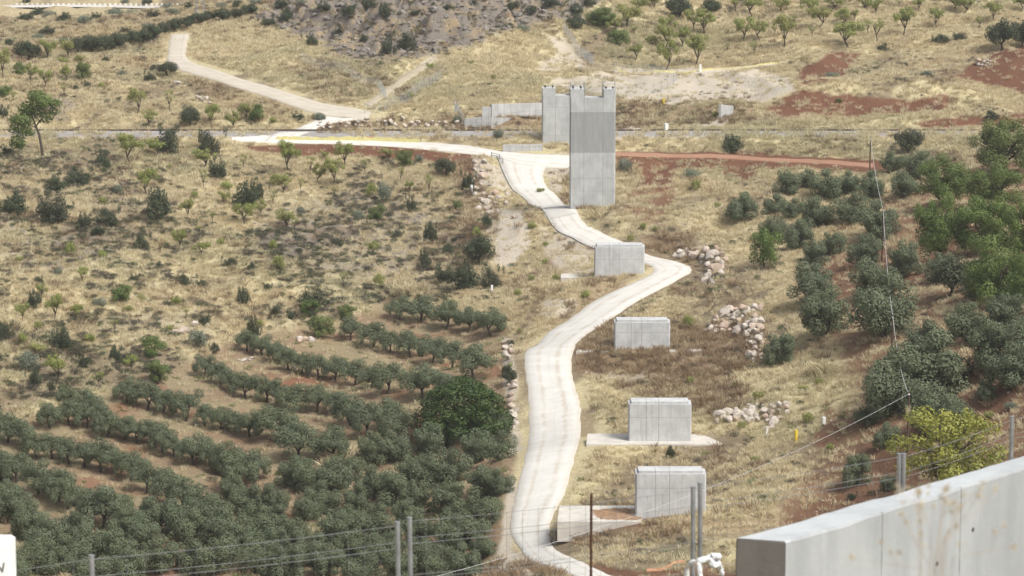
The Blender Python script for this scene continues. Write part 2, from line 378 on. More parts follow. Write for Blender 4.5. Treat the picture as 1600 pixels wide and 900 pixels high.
# ------------------------------------------------------------------ ground material
def ground_mat():
    m, nt, b = newmat('ground'); g = NT(nt)
    pos = g.n('ShaderNodeNewGeometry').outputs['Position']
    z1 = g.n('ShaderNodeAttribute', attribute_name='zone_a'); z2 = g.n('ShaderNodeAttribute', attribute_name='zone_b')
    s1 = g.n('ShaderNodeSeparateColor'); g.l(z1.outputs['Color'], s1.inputs[0]); s2 = g.n('ShaderNodeSeparateColor'); g.l(z2.outputs['Color'], s2.inputs[0])
    red, pale, rock = s1.outputs; soil, brown, green = s2.outputs
    rail = z1.outputs['Alpha']
    nbig = g.noise(pos, .035, 5); nmid = g.noise(g.scale(pos, (1, .45, 1), .45), .28, 6, .65); nf = g.noise(pos, 2.6, 5, .7); nff = g.noise(pos, 9, 3, .7)
    straw = g.mix(g.ramp(nf, .3, .7), (.33, .275, .155), (.58, .51, .33))
    dirt = g.mix(g.ramp(nf, .3, .7), (.15, .12, .078), (.27, .215, .14))
    stk = z2.outputs['Alpha']; base = g.mix(g.ramp(g.m('ADD', stk, g.m('MULTIPLY', g.m('SUBTRACT', nmid, .5), .25)), .49, .61), straw, dirt)
    base = g.mix(g.ramp(nbig, .62, .78), base, g.mix(nf, (.16, .13, .09), (.26, .21, .15)))
    brn = g.mix(g.ramp(nf, .3, .7), (.13, .088, .055), (.27, .19, .12))
    base = g.mix(g.m('MULTIPLY', brown, .85), base, brn)
    so = g.mix(g.ramp(nf, .3, .7), (.18, .12, .075), (.31, .24, .155))
    # grassed strips between the tree rows
    mp = g.scale(pos, (1, 1, 1), 0.0); wv = g.n('ShaderNodeTexNoise'); wv.inputs['Scale'].default_value = .16; wv.inputs['Detail'].default_value = 5
    g.l(g.scale(pos, (.5, 1.3, 1), .5), wv.inputs['Vector'])
    so = g.mix(g.ramp(wv.outputs[0], .47, .56), so, g.mix(nf, (.19, .155, .09), (.33, .27, .17)))
    so = g.mix(g.ramp(g.noise(pos, .09, 3), .56, .68), so, (.21, .11, .068))
    base = g.mix(soil, base, so)
    base = g.mix(g.m('MULTIPLY', green, g.ramp(nmid, .35, .6)), base, g.mix(nf, (.10, .12, .06), (.24, .23, .13)))
    rc = g.mix(g.ramp(nf, .25, .75), (.100, .045, .028), (.195, .102, .064))
    rc = g.mix(g.ramp(nff, .66, .74), rc, (.5, .4, .32))
    base = g.mix(red, base, rc)
    pc = g.mix(g.ramp(nf, .25, .75), (.36, .31, .24), (.52, .475, .40)); pc = g.mix(g.ramp(nmid, .52, .75), pc, (.42, .34, .25))
    base = g.mix(pale, base, pc)
    rk = g.mix(g.ramp(nff, .3, .7), (.105, .09, .075), (.25, .22, .19)); rk = g.mix(g.ramp(nmid, .50, .62), rk, g.mix(nf, (.20, .15, .10), (.33, .26, .16)))
    base = g.mix(rock, base, rk)
    base = g.mix(rail, base, g.mix(nff, (.20, .19, .18), (.40, .38, .36)))
    # small stones everywhere
    vo = g.n('ShaderNodeTexVoronoi'); vo.inputs['Scale'].default_value = 1.1; g.l(pos, vo.inputs['Vector'])
    st = g.m('MULTIPLY', g.m('LESS_THAN', vo.outputs['Distance'], .16), g.ramp(nmid, .5, .58))
    base = g.mix(g.m('MULTIPLY', st, .7), base, (.46, .42, .37))
    g.l(base, b.inputs['Base Color']); b.inputs['Roughness'].default_value = .97; b.inputs['Specular IOR Level'].default_value = .05
    hgt = g.m('ADD', g.m('MULTIPLY', nf, .7), g.m('MULTIPLY', nff, .3))
    g.bump(b, hgt, .9, .35)
    return m

def streak(x, y):
    al = .38*x+.92*y; ac = .92*x-.38*y
    return fbm(ac, al*.30, 5.5, 4, 3.3)*.6+fbm(ac, al*.45, 15, 2, 7.7)*.4
def setzones(me, x, y, z):
    Z = zones(x, y, z)
    for nm, ks in (('zone_a', ('red','pale','rock','rail')), ('zone_b', ('soil','brown','green',None))):
        a = me.attributes.new(nm, 'FLOAT_COLOR', 'POINT')
        d = np.ones((len(x), 4), np.float32)
        for i, k in enumerate(ks):
            if k: d[:, i] = Z[k]
        if nm == 'zone_b': d[:, 3] = streak(x, y)-.13*Z['gold']
        a.data.foreach_set('color', d.ravel())
    return Z

# ground: one sheet from the camera's own hill to the far ridge
u_in = np.linspace(-.205, .205, 560)
u = np.concatenate([[-1.2,-.9,-.7,-.5,-.4,-.33,-.28,-.25,-.23], u_in, [.23,.25,.28,.33,.4,.5,.7,.9,1.2]])
yy = [8.0]
while yy[-1] < 262: yy.append(yy[-1]*1.03)
while yy[-1] < 800: yy.append(yy[-1]+.48+max(0, (yy[-1]-500)/500))
while yy[-1] < 1500: yy.append(yy[-1]*1.04)
yy = np.array(yy)
YY, UU = np.meshgrid(yy, u, indexing='ij'); XX = UU*(YY+40*(1-sstep(0, 300, YY)))
ZZ = Hfull(XX, YY)
nr, nc = XX.shape
i0 = (np.arange(nr-1)[:, None]*nc+np.arange(nc-1)[None, :]).ravel()
gme = mesh_np('ground', np.column_stack([XX.ravel(), YY.ravel(), ZZ.ravel()]), np.column_stack([i0, i0+1, i0+1+nc, i0+nc]))
gme.polygons.foreach_set('use_smooth', np.ones(len(gme.polygons), bool))
setzones(gme, XX.ravel(), YY.ravel(), ZZ.ravel())
tag(link('ground', gme, ground_mat()), kind='structure')
# fast exact lookup of the built sheet
def Hg(x, y):
    x = np.asarray(x, float); y = np.asarray(y, float)
    uu = x/(y+40*(1-sstep(0, 300, y)))
    i = np.clip(np.searchsorted(yy, y)-1, 0, nr-2); j = np.clip(np.searchsorted(u, uu)-1, 0, nc-2)
    fy = np.clip((y-yy[i])/(yy[i+1]-yy[i]), 0, 1); fx = np.clip((uu-u[j])/(u[j+1]-u[j]), 0, 1)
    return (ZZ[i, j]*(1-fx)+ZZ[i, j+1]*fx)*(1-fy)+(ZZ[i+1, j]*(1-fx)+ZZ[i+1, j+1]*fx)*fy
def gp(px, py): return hit(px, py, Hg)[0]

# ------------------------------------------------------------------ roads
def road_mat(name, c1, c2, track):
    m, nt, b = newmat(name); g = NT(nt)
    pos = g.n('ShaderNodeNewGeometry').outputs['Position']
    uv = g.n('ShaderNodeUVMap').outputs[0]; s = g.n('ShaderNodeSeparateXYZ'); g.l(uv, s.inputs[0])
    n1 = g.noise(g.scale(pos, (.6, 1, 1)), .5, 5); n2 = g.noise(pos, 5, 4, .7); n3 = g.noise(pos, 1.3, 4)
    base = g.mix(g.ramp(n1, .35, .68), c1, c2); base = g.mix(g.m('MULTIPLY', g.ramp(n2, .3, .8), .35), base, c2)
    ux = g.m('ADD', s.outputs[0], g.m('MULTIPLY', g.m('SUBTRACT', n3, .5), .12))
    e = g.m('ABSOLUTE', g.m('SUBTRACT', ux, .5))
    edge = g.ramp(e, .38, .50)
    base = g.mix(g.m('MULTIPLY', edge, .5), base, track)
    tr = g.ramp(g.m('ABSOLUTE', g.m('SUBTRACT', e, .20)), .06, .015)
    base = g.mix(g.m('MULTIPLY', g.m('MULTIPLY', tr, g.ramp(n1, .3, .6)), .55), base, track)
    lng = g.noise(g.scale(uv, (11, .35, 1)), 1.0, 5, .65); base = g.mix(g.m('MULTIPLY', g.ramp(lng, .5, .72), .28), base, track)
    blot = g.noise(pos, .9, 6, .7); base = g.mix(g.m('MULTIPLY', g.ramp(blot, .55, .75), .28), base, tuple(x*.78 for x in c2))
    g.l(base, b.inputs['Base Color']); b.inputs['Roughness'].default_value = .95; g.bump(b, n2, .5, .06)
    return m
RM = road_mat('concrete_road', (.575, .56, .525), (.50, .485, .45), (.40, .335, .25))
RM2 = road_mat('dirt_road', (.49, .45, .385), (.42, .38, .31), (.38, .32, .24))
RM4 = road_mat('dusty_path', (.40, .355, .27), (.35, .30, .22), (.34, .28, .18))
RM3 = road_mat('red_track', (.33, .19, .125), (.28, .155, .10), (.26, .14, .09))
def strip(L, Rr, off, m=9, jitter=.0, name='road'):
    N = len(L); t = np.linspace(0, 1, m); t[1] = .03; t[-2] = .97
    if jitter:
        s = np.arange(N)
        L = L+(vnoise(s/3.1, s*0+3.3)-.5)[:, None]*jitter*(L-Rr)/np.linalg.norm(L-Rr, axis=1)[:, None]
        Rr = Rr-(vnoise(s/2.7, s*0+7.7)-.5)[:, None]*jitter*(L-Rr)/np.linalg.norm(L-Rr, axis=1)[:, None]
    X = L[:, None, 0]*(1-t)+Rr[:, None, 0]*t; Y = L[:, None, 1]*(1-t)+Rr[:, None, 1]*t
    Z = np.maximum(H0(X, Y)+.03, Hg(X, Y)+.02)+off; Z[:, 0] -= .16; Z[:, -1] -= .16
    a = (np.arange(N-1)[:, None]*m+np.arange(m-1)[None, :]).ravel()
    q = np.column_stack([a, a+1, a+1+m, a+m])
    me = mesh_np(name, np.column_stack([X.ravel(), Y.ravel(), Z.ravel()]), q)
    # face up
    if me.polygons[len(me.polygons)//2].normal.z < 0: me.flip_normals()
    uvl = me.uv_layers.new(name='UVMap'); li = np.zeros(len(me.loops), np.int32); me.loops.foreach_get('vertex_index', li)
    ln = np.concatenate([[0], np.cumsum(np.linalg.norm(np.diff((L+Rr)/2, axis=0), axis=1))])
    uvl.data.foreach_set('uv', np.column_stack([t[li % m], ln[li//m]/6]).ravel().astype(np.float32))
    me.polygons.foreach_set('use_smooth', np.ones(len(me.polygons), bool))
    return me
for k, mat, off, nm in (('main', RM, 0, 'road'), ('upper', RM, .014, 'road'), ('diag', RM4, 0, 'path'), ('ramp', RM, .03, 'road'), ('hill', RM2, .045, 'road'), ('verge', RM2, 0, 'path'), ('track', RM3, 0, 'path')):
    L, Rr = ROADW[k]; tag(link(nm, strip(L, Rr, off, jitter=.35 if nm == 'road' else .8, name=nm), mat), kind='structure')
# grey repair on the road, and the far grey road
m_, nt_, b_ = newmat('old_concrete'); g_ = NT(nt_); b_.inputs['Base Color'].default_value = (.46, .44, .41, 1)
g_.l(g_.mix(g_.noise(g_.n('ShaderNodeNewGeometry').outputs['Position'], 3, 5), (.40, .38, .35), (.52, .50, .46)), b_.inputs['Base Color'])
L, Rr = ROADW['far']; tag(link('road', strip(L, Rr, 0, name='road'), m_), kind='structure')
e = np.array([(838,326,882,315),(848,335,893,325),(858,343,903,334)], float)
tag(link('road', strip(crom(hit(e[:, 0]+2, e[:, 1], H0)[:, :2], 8), crom(hit(e[:, 2]-3, e[:, 3], H0)[:, :2], 8), .05, name='road'), m_), kind='structure')

# ------------------------------------------------------------------ concrete structures
def concrete(name, vs=(), hz=(), tint=(.50, .49, .47), bands=(), stain=.5, ties=None, jw=.035):
    """vs/hz: formwork joints at these x / z (object metres); bands: (z0, z1, shade) pours of another colour"""
    m, nt, b = newmat(name); g = NT(nt)
    tc = g.n('ShaderNodeTexCoord').outputs['Object']; s = g.n('ShaderNodeSeparateXYZ'); g.l(tc, s.inputs[0])
    oi = g.n('ShaderNodeObjectInfo').outputs['Random']
    va = g.n('ShaderNodeVectorMath', operation='ADD'); g.l(tc, va.inputs[0])
    cmb = g.n('ShaderNodeCombineXYZ'); g.l(g.m('MULTIPLY', oi, 50), cmb.inputs[1]); g.l(cmb.outputs[0], va.inputs[1]); tv = va.outputs[0]
    n1 = g.noise(tv, .55, 5, .6); n2 = g.noise(g.scale(tv, (3, 3, .35)), .9, 5, .6); n3 = g.noise(tv, 7, 4, .7)
    lo = tuple(c*.80 for c in tint); hi = tuple(min(1, c*1.12) for c in tint)
    base = g.mix(g.ramp(n1, .3, .7), lo, hi)
    base = g.mix(g.m('MULTIPLY', g.ramp(n2, .48, .72), stain), base, tuple(c*.62 for c in tint))
    base = g.mix(g.m('MULTIPLY', g.ramp(n3, .4, .7), .16), base, tuple(c*.7 for c in tint))
    for z0, z1, k in bands:
        f = g.m('MULTIPLY', g.m('GREATER_THAN', s.outputs[2], z0), g.m('LESS_THAN', s.outputs[2], z1))
        base = g.mix(g.m('MULTIPLY', f, g.m('ADD', .7, g.m('MULTIPLY', g.ramp(n2, .3, .6), .3))), base, tuple(c*k for c in tint))
    for x in vs:
        f = g.m('LESS_THAN', g.m('ABSOLUTE', g.m('SUBTRACT', s.outputs[0], x)), jw)
        base = g.mix(g.m('MULTIPLY', f, g.ramp(n3, .1, .6)), base, tuple(c*.45 for c in tint))
    for z in hz:
        f = g.m('LESS_THAN', g.m('ABSOLUTE', g.m('SUBTRACT', s.outputs[2], z)), .03)
        base = g.mix(g.m('MULTIPLY', f, g.ramp(n3, .2, .65)), base, tuple(c*.5 for c in tint))
    if ties:
        for ax, az in ties:
            dx = g.m('SUBTRACT', s.outputs[0], ax); dz = g.m('SUBTRACT', s.outputs[2], az)
            d = g.m('ADD', g.m('MULTIPLY', dx, dx), g.m('MULTIPLY', dz, dz))
            base = g.mix(g.m('LESS_THAN', d, .0005 if jw < .02 else .0016), base, (.07, .07, .07))
    g.l(base, b.inputs['Base Color']); b.inputs['Roughness'].default_value = .9
    g.bump(b, n3, .25, .03)
    return m
def simple(name, c, rough=.8, metal=0, var=.25, sc_=4):
    m, nt, b = newmat(name); g = NT(nt); b.inputs['Metallic'].default_value = metal; b.inputs['Roughness'].default_value = rough
    p = g.n('ShaderNodeTexCoord').outputs['Object']
    g.l(g.mix(g.ramp(g.noise(p, sc_, 4), .3, .7), tuple(x*(1-var) for x in c), tuple(min(1, x*(1+var)) for x in c)), b.inputs['Base Color'])
    return m
def dep(y, z): return y*CP-z*SP
def pier(l, r, ytop, ybase, thick, name, label, mats, plinth=True, zbase=None, ch=.16, below=2.0):
    g0 = gp((l+r)/2, ybase); Y = g0[1]; Z = g0[2]; D = dep(Y, Z)
    W = (r-l)/F*D; X = ((l+r)/2-800)/F*D; H = pt_y(800, ytop, Y)[2]-Z
    return dict(X=X, Y=Y, Z=Z, W=W, H=H, t=thick, below=below, ch=ch)
PG = 'short concrete bridge piers in a line beside the track'
PIERS = [ (993,1103,741,805,[.28,.48],[.66]), (982,1080,632,692,[.28,.48],[.66]), (960,1047,504,545,[.30,.49],[.62]), (929,1007,386,430,[.30,.49],[.55]) ]
PL = ['nearest squat pale concrete bridge pier, beside the long thick slab', 'squat concrete pier on a thin pale slab that shows on both sides of it',
      'squat concrete pier among brown weeds below the bend of the white track', 'squat concrete pier standing right in front of the track at its sharp bend']
pier_pos = []
CT = (.48, .485, .485)
for i, (l, r, yt, yb, vs, hz) in enumerate(PIERS):
    d = pier(l, r, yt, yb, 2.7, '', '', None); W, H, t = d['W'], d['H'], d['t']
    root = empty('bridge_pier', (d['X'], d['Y']+t/2, d['Z'])); tag(root, PL[i], 'bridge pier', PG)
    M1 = concrete('pier_concrete', [(-.5+v)*W for v in vs], [H*h for h in hz], CT, stain=.55, ties=[(W*fx, H*fz) for fx in (-.38, -.12, .13, .38) for fz in (.3, .8)])
    b = MB(); b.box((-W/2, -t/2, -2.0), (W/2, t/2, H), .14); b.build('shaft', M1, root)
    b = MB(); b.box((-W/2+.32, -t/2+.22, H+.003), (W/2-.32 if i else W/2-.38, t/2-.2, H+.30), .03); b.build('bearing_ledge', M1, root)
    pier_pos.append((d['X'], d['Y'], d['Z'], W, t, H))
# slabs at the piers
SLAB = concrete('slab_concrete', (), (), (.52, .49, .44), stain=.2)
SLAB2 = concrete('slab_side_concrete', (), (), (.50, .48, .45), stain=.5)
def slab(front, back, foot, label):
    """front/back: pixel ends of the top face's edges; foot: pixel row where the front face meets the ground"""
    Y = gp((front[0]+front[2])/2, foot)[1]; zt = pt_y(front[0], front[1], Y)[2]
    q = [pt_z(front[0], front[1], zt), pt_z(front[2], front[1], zt), pt_z(back[2], back[1], zt), pt_z(back[0], back[1], zt)]; o = q[0]
    b = MB(); b.prism([(p[0]-o[0], p[1]-o[1]) for p in q], -2.2, 0)
    tag(b.build('concrete_slab', SLAB, None, o), label, 'slab', 'flat concrete slabs beside the bridge piers')
    return zt
slab((871,815,1003), (874,790,1003), 832, 'thick raised slab with a grey front face left of the nearest squat pier')
slab((916,694.5,1146), (918,677.5,1140), 697, 'long thin slab under the second squat pier, longest of the slabs')
slab((876,434,935), (877,427.5,935), 437, 'small slab left of the squat pier at the sharp bend')
slab((900,550,962), (902,546,962), 551.5, 'narrow slab half hidden in brown weeds left of the third squat pier')
slab((1046,549,1098), (1046,545,1095), 550.5, 'narrow slab half hidden in brown weeds right of the third squat pier')
# soil that has washed on to the thick slab
o_ = pt_y(940, 806, gp(940, 832)[1]+1.5); SZ = pt_y(937, 815, gp(937, 832)[1])[2]
def soilpatch(pts_, h, label):
    q = [pt_z(x, y, SZ) for x, y in pts_]; c_ = sum(q)/len(q); vs = []; n_ = len(q)
    L_ = crom(np.array([p[:2] for p in q+[q[0]]]), 6)[:-1]; m = MB(); cc = L_.mean(0)
    for k_, (f_, z_) in enumerate(((1, .004), (.8, h*.5), (.45, h*.9))):
        for i_, p in enumerate(L_): w__ = 1+.08*math.sin(i_*2.3+k_); m.v.append(((p[0]-cc[0])*f_*w__, (p[1]-cc[1])*f_*w__, z_))
    n_ = len(L_); m.v.append((0, 0, h)); 
    for k_ in range(2):
        for i_ in range(n_): m.f.append((k_*n_+i_, k_*n_+(i_+1) % n_, (k_+1)*n_+(i_+1) % n_, (k_+1)*n_+i_))
    for i_ in range(n_): m.f.append((2*n_+i_, 2*n_+(i_+1) % n_, 3*n_))
    o = m.build('washed_soil', simple('washed_soil', (.27, .17, .10), .95, 0, .35, 2), None, (cc[0], cc[1], SZ)); tag(o, kind='stuff')
soilpatch([(925,797),(960,794),(992,795),(1000,800),(1000,812),(965,812),(940,811),(928,804)], .10, '')
# tall piers
def tallpier(l, r, lw, rw, yt, yn, yb, lab, rail, zs):
    d = pier(l, r, yt, yb, 3.0, '', '', None); W, H, t = d['W'], d['H'], d['t']; Dp = dep(d['Y'], d['Z'])
    a = -W/2+lw/F*Dp; c = W/2-rw/F*Dp; hn = pt_y(800, yn, d['Y'])[2]-d['Z']
    root = empty('bridge_pier', (d['X'], d['Y']+t/2, d['Z'])); tag(root, lab, 'bridge pier', 'tall notched bridge piers')
    M1 = concrete('pier_concrete', [a, c], [H*z for z in zs[0]], (.44, .45, .445), bands=[(H*z0, H*z1, k) for z0, z1, k in zs[1]], stain=.45)
    b = MB(); b.box((-W/2, -t/2, -3), (W/2, t/2, hn), .2); b.build('shaft', M1, root)
    for x0, x1 in ((-W/2, a), (c, W/2)):
        b = MB(); b.box((x0+(.006 if x0 > 0 else 0), -t/2, hn+.002), (x1, t/2, H), .12); b.build('pier_horn', M1, root)
        for fx in (.22, .78):
            b = MB(); x = x0+(x1-x0)*fx; b.tube([(x, -t/2+.35, H), (x, -t/2+.35, H+.25), (x, -t/2+.35, H+.3)], [.06, .06, .05], 8); b.tube([(x, -t/2+.35, H+.2), (x, -t/2+.35, H+.48)], .17, 10)
            b.build('lifting_anchor', BLK, root)
    if rail:
        b = MB()
        for x0, x1, zb in ((-W/2+.1, a-.05, H), (a+.1, c-.1, hn), (c+.05, W/2-.1, H)):
            for yy_ in (-t/2+.12, t/2-.12):
                for x in (x0, x1): b.tube([(x, yy_, zb), (x, yy_, H+1.15)], .035, 5)
                zz = np.arange(zb+.5, H+(1.2 if zb == H else .2), .5)
                for z in zz: b.tube([(x0, yy_, z), (x1, yy_, z)], .028, 5)
            for z in (zb+.6, zb+1.12): 
                b.tube([(x0, -t/2+.12, z), (x0, t/2-.12, z)], .03, 5)
        b.build('guard_rail', STEEL, root)
    return d
BLK = simple('black_rubber', (.03, .03, .03), .7); STEEL = simple('galvanised_steel', (.33, .34, .35), .5, .6)
d_t = tallpier(890, 961, 22, 19.5, 140, 153, 325, 'tallest free-standing concrete pier, with a railing round its notched top', True, ([.145, .25, .47, .805], [(.47, .81, .62)]))
d_b = tallpier(847, 911, 21, 21, 138, 149.5, 225, 'paler notched concrete pier half hidden behind the tallest pier', False, ([.16, .66], [(0, .16, .92)]))
# low wall and retaining walls behind
def wallseg(name, a, b_, ytop, thick, mat, parent=None, below=1.5):
    """wall whose face foot runs from pixel a to pixel b_ ; ytop pixel rows of the top at both ends"""
    A = gp(*a); B = gp(*b_); zt = [pt_y(800, ytop[0], A[1])[2], pt_y(800, ytop[1], B[1])[2]]
    dx, dy = B[0]-A[0], B[1]-A[1]; L = math.hypot(dx, dy); nx, ny = -dy/L*thick, dx/L*thick
    if ny < 0: nx, ny = -nx, -ny
    q = [(A[0], A[1]), (B[0], B[1]), (B[0]+nx, B[1]+ny), (A[0]+nx, A[1]+ny)]
    zz = [zt[0], zt[1], zt[1], zt[0]]; z0 = min(A[2], B[2])-below; o = A
    m = MB(); m.add([(x-o[0], y-o[1], z0-o[2]) for x, y in q]+[(q[i][0]-o[0], q[i][1]-o[1], zz[i]-o[2]) for i in range(4)],
                    [(0,3,2,1),(4,5,6,7),(0,1,5,4),(1,2,6,5),(2,3,7,6),(3,0,4,7)])
    ob = m.build(name, mat, parent)
    if parent is None: ob.location = o
    else: ob.location = (o[0]-parent.location[0], o[1]-parent.location[1], o[2]-parent.location[2])
    return ob
WC = concrete('wall_concrete', [1.2*i for i in range(-2, 12)], [1.0], (.44, .44, .43), stain=.4)
tag(wallseg('low_wall', (786,238), (848,236), (226.5,225.5), .5, WC), 'low pale concrete wall at the foot of the half hidden pier', 'wall')
root = empty('retaining_wall', gp(790, 187)); tag(root, 'stepped grey concrete retaining wall with wing walls on the bank behind the railway', 'retaining wall')
wallseg('main_wall', (768,187), (848,186), (163,161), .5, WC, root)
wallseg('wing_wall', (753,200), (767,200), (167,168), .5, WC, root)
wallseg('wing_wall', (767.3,200), (800,187), (184,184), .4, WC, root)
wallseg('wing_wall', (725,199.5), (752.5,200.5), (186,183), .5, WC, root)
tag(wallseg('retaining_wall', (1126,185), (1146,176), (163,165), .4, WC), 'small grey concrete wall by the pale ramp right of the tallest pier', 'retaining wall')

# railway
BAL = simple('ballast', (.30, .285, .27), .95, 0, .3, 3); RAILM = simple('rusty_rail', (.10, .075, .06), .6, .3)
rw = empty('railway_track', (0, RAILY, RAILZ)); tag(rw, 'single railway line on grey ballast crossing the whole hillside', 'railway track')
b = MB(); b.add([(-150,-2.1,-.1),(150,-2.1,-.1),(150,-1.5,.12),(-150,-1.5,.12),(-150,1.5,.12),(150,1.5,.12),(150,2.1,-.1),(-150,2.1,-.1)], [(0,1,2,3),(3,2,5,4),(4,5,6,7)]); b.build('ballast_bed', BAL, rw)
for yy_ in (-.72, .72):
    b = MB(); b.box((-150, yy_-.07, .13), (150, yy_+.07, .15)); b.box((-150, yy_-.02, .15), (150, yy_+.02, .23)); b.box((-150, yy_-.035, .23), (150, yy_+.035, .27)); b.build('rail', RAILM, rw)
b = MB()
for i in range(500): b.box((-150+i*.6, -1.25, .122), (-150+i*.6+.24, 1.25, .128))
o = b.build('sleeper', simple('sleeper', (.25, .23, .21)), rw); o['kind'] = 'stuff'
# cable trough beside the track (dark line)
# kerb wall at the track's left edge
L, Rr = ROADW['main']; L2 = L[::-1]
pl = [tuple(proj(*q, H0(*q))) for q in L2]
sel = [q for q, p in zip(L2, pl) if 243 < p[1] < 389 and p[0] < 932]
b = MB()
for i in range(len(sel)):
    q = sel[i]; nrm = (Vector(sel[min(i+1, len(sel)-1)])-Vector(sel[max(i-1, 0)])).normalized(); nn = Vector((nrm.y, -nrm.x))
    if nn.x > 0: nn = -nn
    z = float(H0(*q))+.16; zb = float(Hg(q[0]+nn.x*.4, q[1]+nn.y*.4))-.6
    a1 = (q[0]-nn.x*.02, q[1]-nn.y*.02); a2 = (q[0]+nn.x*.28, q[1]+nn.y*.28)
    b.v += [(a1[0], a1[1], zb), (a1[0], a1[1], z), (a2[0], a2[1], z), (a2[0], a2[1], zb)]
for i in range(len(sel)-1):
    k = 4*i
    for j in range(3): b.f.append((k+j, k+j+1, k+5+j, k+4+j))
ob = b.build('kerb', concrete('kerb_concrete', (), (), (.40, .39, .37), stain=.6)); tag(ob, 'thin grey concrete kerb along the drop edge of the upper white track', 'kerb')
# crash barrier corner
def postline(name, pxs, h, r, mat, label, cat, rails=(), railr=.03, grp=None, npost=None):
    q = [gp(*p) for p in pxs]; root = empty(name, q[0]); tag(root, label, cat, grp)
    P_ = [Vector(a) for a in q]; seg = [(P_[i+1]-P_[i]).length for i in range(len(P_)-1)]; T = sum(seg)
    n_ = npost or len(q); out = []
    for i in range(n_):
        s = T*i/(n_-1); k = 0
        while k < len(seg)-1 and s > seg[k]: s -= seg[k]; k += 1
        v = P_[k].lerp(P_[k+1], min(1, s/seg[k])); v.z = float(Hg(v.x, v.y)); out.append(v)
    for v in out:
        b = MB(); b.tube([(0, 0, -.3), (0, 0, h)], r, 6); b.build('post', mat, root, v-P_[0])
    if rails:
        b = MB()
        for i in range(len(out)-1):
            for z in rails:
                d = Vector((0, 0, z)); b.tube([out[i]-P_[0]+d, out[i+1]-P_[0]+d], railr, 4)
        b.build('rail', mat, root)
    return root, out
postline('guard_rail', [(768,246),(779,248),(786,256)], 1.0, .09, STEEL, 'short dark guard rail at the corner where the two white tracks meet', 'guard rail', (.9, .5), .06)
# far chain-link fences
MESHW = simple('fence_wire', (.42, .45, .48), .5, .4)
def far_fence(pxs, h, npost, label, den=.28):
    root, out = postline('chain_link_fence', pxs, h, .035, STEEL, label, 'fence', npost=npost, grp='chain-link fences behind the railway')
    b = MB(); o = Vector(root.location)
    for i in range(len(out)-1):
        A, B = out[i]-o, out[i+1]-o; n_ = max(2, int((B-A).length/den))
        for k in range(n_):
            p = A.lerp(B, k/n_); b.tube([p, p+Vector((0, 0, h*.95))], .010, 3)
        for z in np.linspace(.1, h*.95, 7):
            d = Vector((0, 0, z)); b.tube([A+d, B+d], .012, 3)
    b.build('wire_mesh', MESHW, root)
far_fence([(470,95),(545,118),(594,140),(603,158)], 2.2, 12, 'chain-link fence running down the golden knoll left of the diagonal path')
far_fence([(569,178),(600,175),(650,148),(690,125)], 2.2, 10, 'chain-link fence beside the pale diagonal path above the railway')
far_fence([(710,172),(718,188),(726,200)], 2.4, 6, 'short chain-link fence at the left end of the stepped retaining wall')
far_fence([(880,50),(896,72),(912,93),(927,104)], 2.4, 14, 'chain-link fence descending from the rock outcrop beside the pale cutting', .2)
far_fence([(905,113),(950,115),(1000,117),(1060,127),(1030,146),(965,153)], 2.2, 18, 'chain-link fence round the pale gravel yard behind the tallest pier', .4)

# yellow netting strips on the verges
YEL = simple('yellow_plastic', (.58, .53, .24), .6, 0, .2); ORG = simple('orange_plastic', (.52, .29, .18), .6, 0, .2)
def netting(pxs, h, mat, label, hh=.03):
    q = [gp(*p) for p in pxs]; o = q[0]; m = MB(); L_ = crom(np.array(q)[:, :2], 10); n_ = len(L_)
    for i in range(n_):
        x, y = L_[i]; z = float(Hg(x, y)); hv = h*(.7+.5*random.random())
        m.v += [(x-o[0], y-o[1]-.05, z-o[2]-.1), (x-o[0], y-o[1]-.02, z-o[2]+hv), (x-o[0], y-o[1]+.05, z-o[2]+hv*.95), (x-o[0], y-o[1]+.08, z-o[2]-.1)]
    for i in range(n_-1):
        for j in range(3): k = 4*i+j; m.f.append((k, k+1, k+5, k+4))
    tag(m.build('barrier_netting', mat, None, o), label, 'barrier netting', 'low plastic netting along the tracks')
netting([(432,219),(500,220),(562,220.5),(600,221.5),(655,223.5)], .85, YEL, 'long yellow netting strip along the upper white track below the railway')
netting([(572,219.5),(583,219.5)], .75, ORG, 'short orange netting by the yellow strip on the upper white track')
netting([(965,111),(1040,113),(1100,111),(1160,107),(1215,100),(1262,93)], .4, YEL, 'yellow netting strip along the far path behind the gravel yard')
netting([(1010,893),(1050,883),(1090,880)], .3, ORG, 'orange netting lying in the red earth near the bottom of the picture')

# marker posts
WHT = simple('white_paint', (.72, .72, .70), .6, 0, .08); YP = simple('yellow_paint', (.70, .52, .05), .6, 0, .1)
def marker(px, py, h, w_, mat, label, lean=0):
    g0 = gp(px, py); b = MB(); b.box((-w_/2, -w_/2, -.3), (w_/2, w_/2, h), w_*.15); b.box((-w_*.35, -w_*.35, h+.002), (w_*.35, w_*.35, h+.05))
    o = b.build('marker_post', mat, None, g0); o.rotation_euler = (0, lean, random.random()); tag(o, label, 'marker post', 'small marker posts')
marker(768.5, 457, 1.1, .34, WHT, 'white marker post at the top right corner of the olive grove')
marker(737, 300, 1.2, .42, WHT, 'grey-white marker post left of the boulder wall by the upper track')
marker(1287, 663, .85, .42, WHT, 'stubby white marker post on bare red earth right of the boulder pile')
marker(1196, 682, 1.0, .2, WHT, 'thin white leaning marker post near the lowest boulder pile', .25)
marker(1244, 689, 1.25, .30, YP, 'yellow marker post on the dry slope right of the second squat pier')
marker(1037, 163, 1.1, .4, YP, 'far yellow marker post on the grassy edge of the gravel yard')
marker(1094, 113, 1.7, .5, WHT, 'far white marker post beside the path behind the gravel yard')
marker(1041, 204, 1.3, .7, WHT, 'pale stone block beside the railway right of the tallest pier')

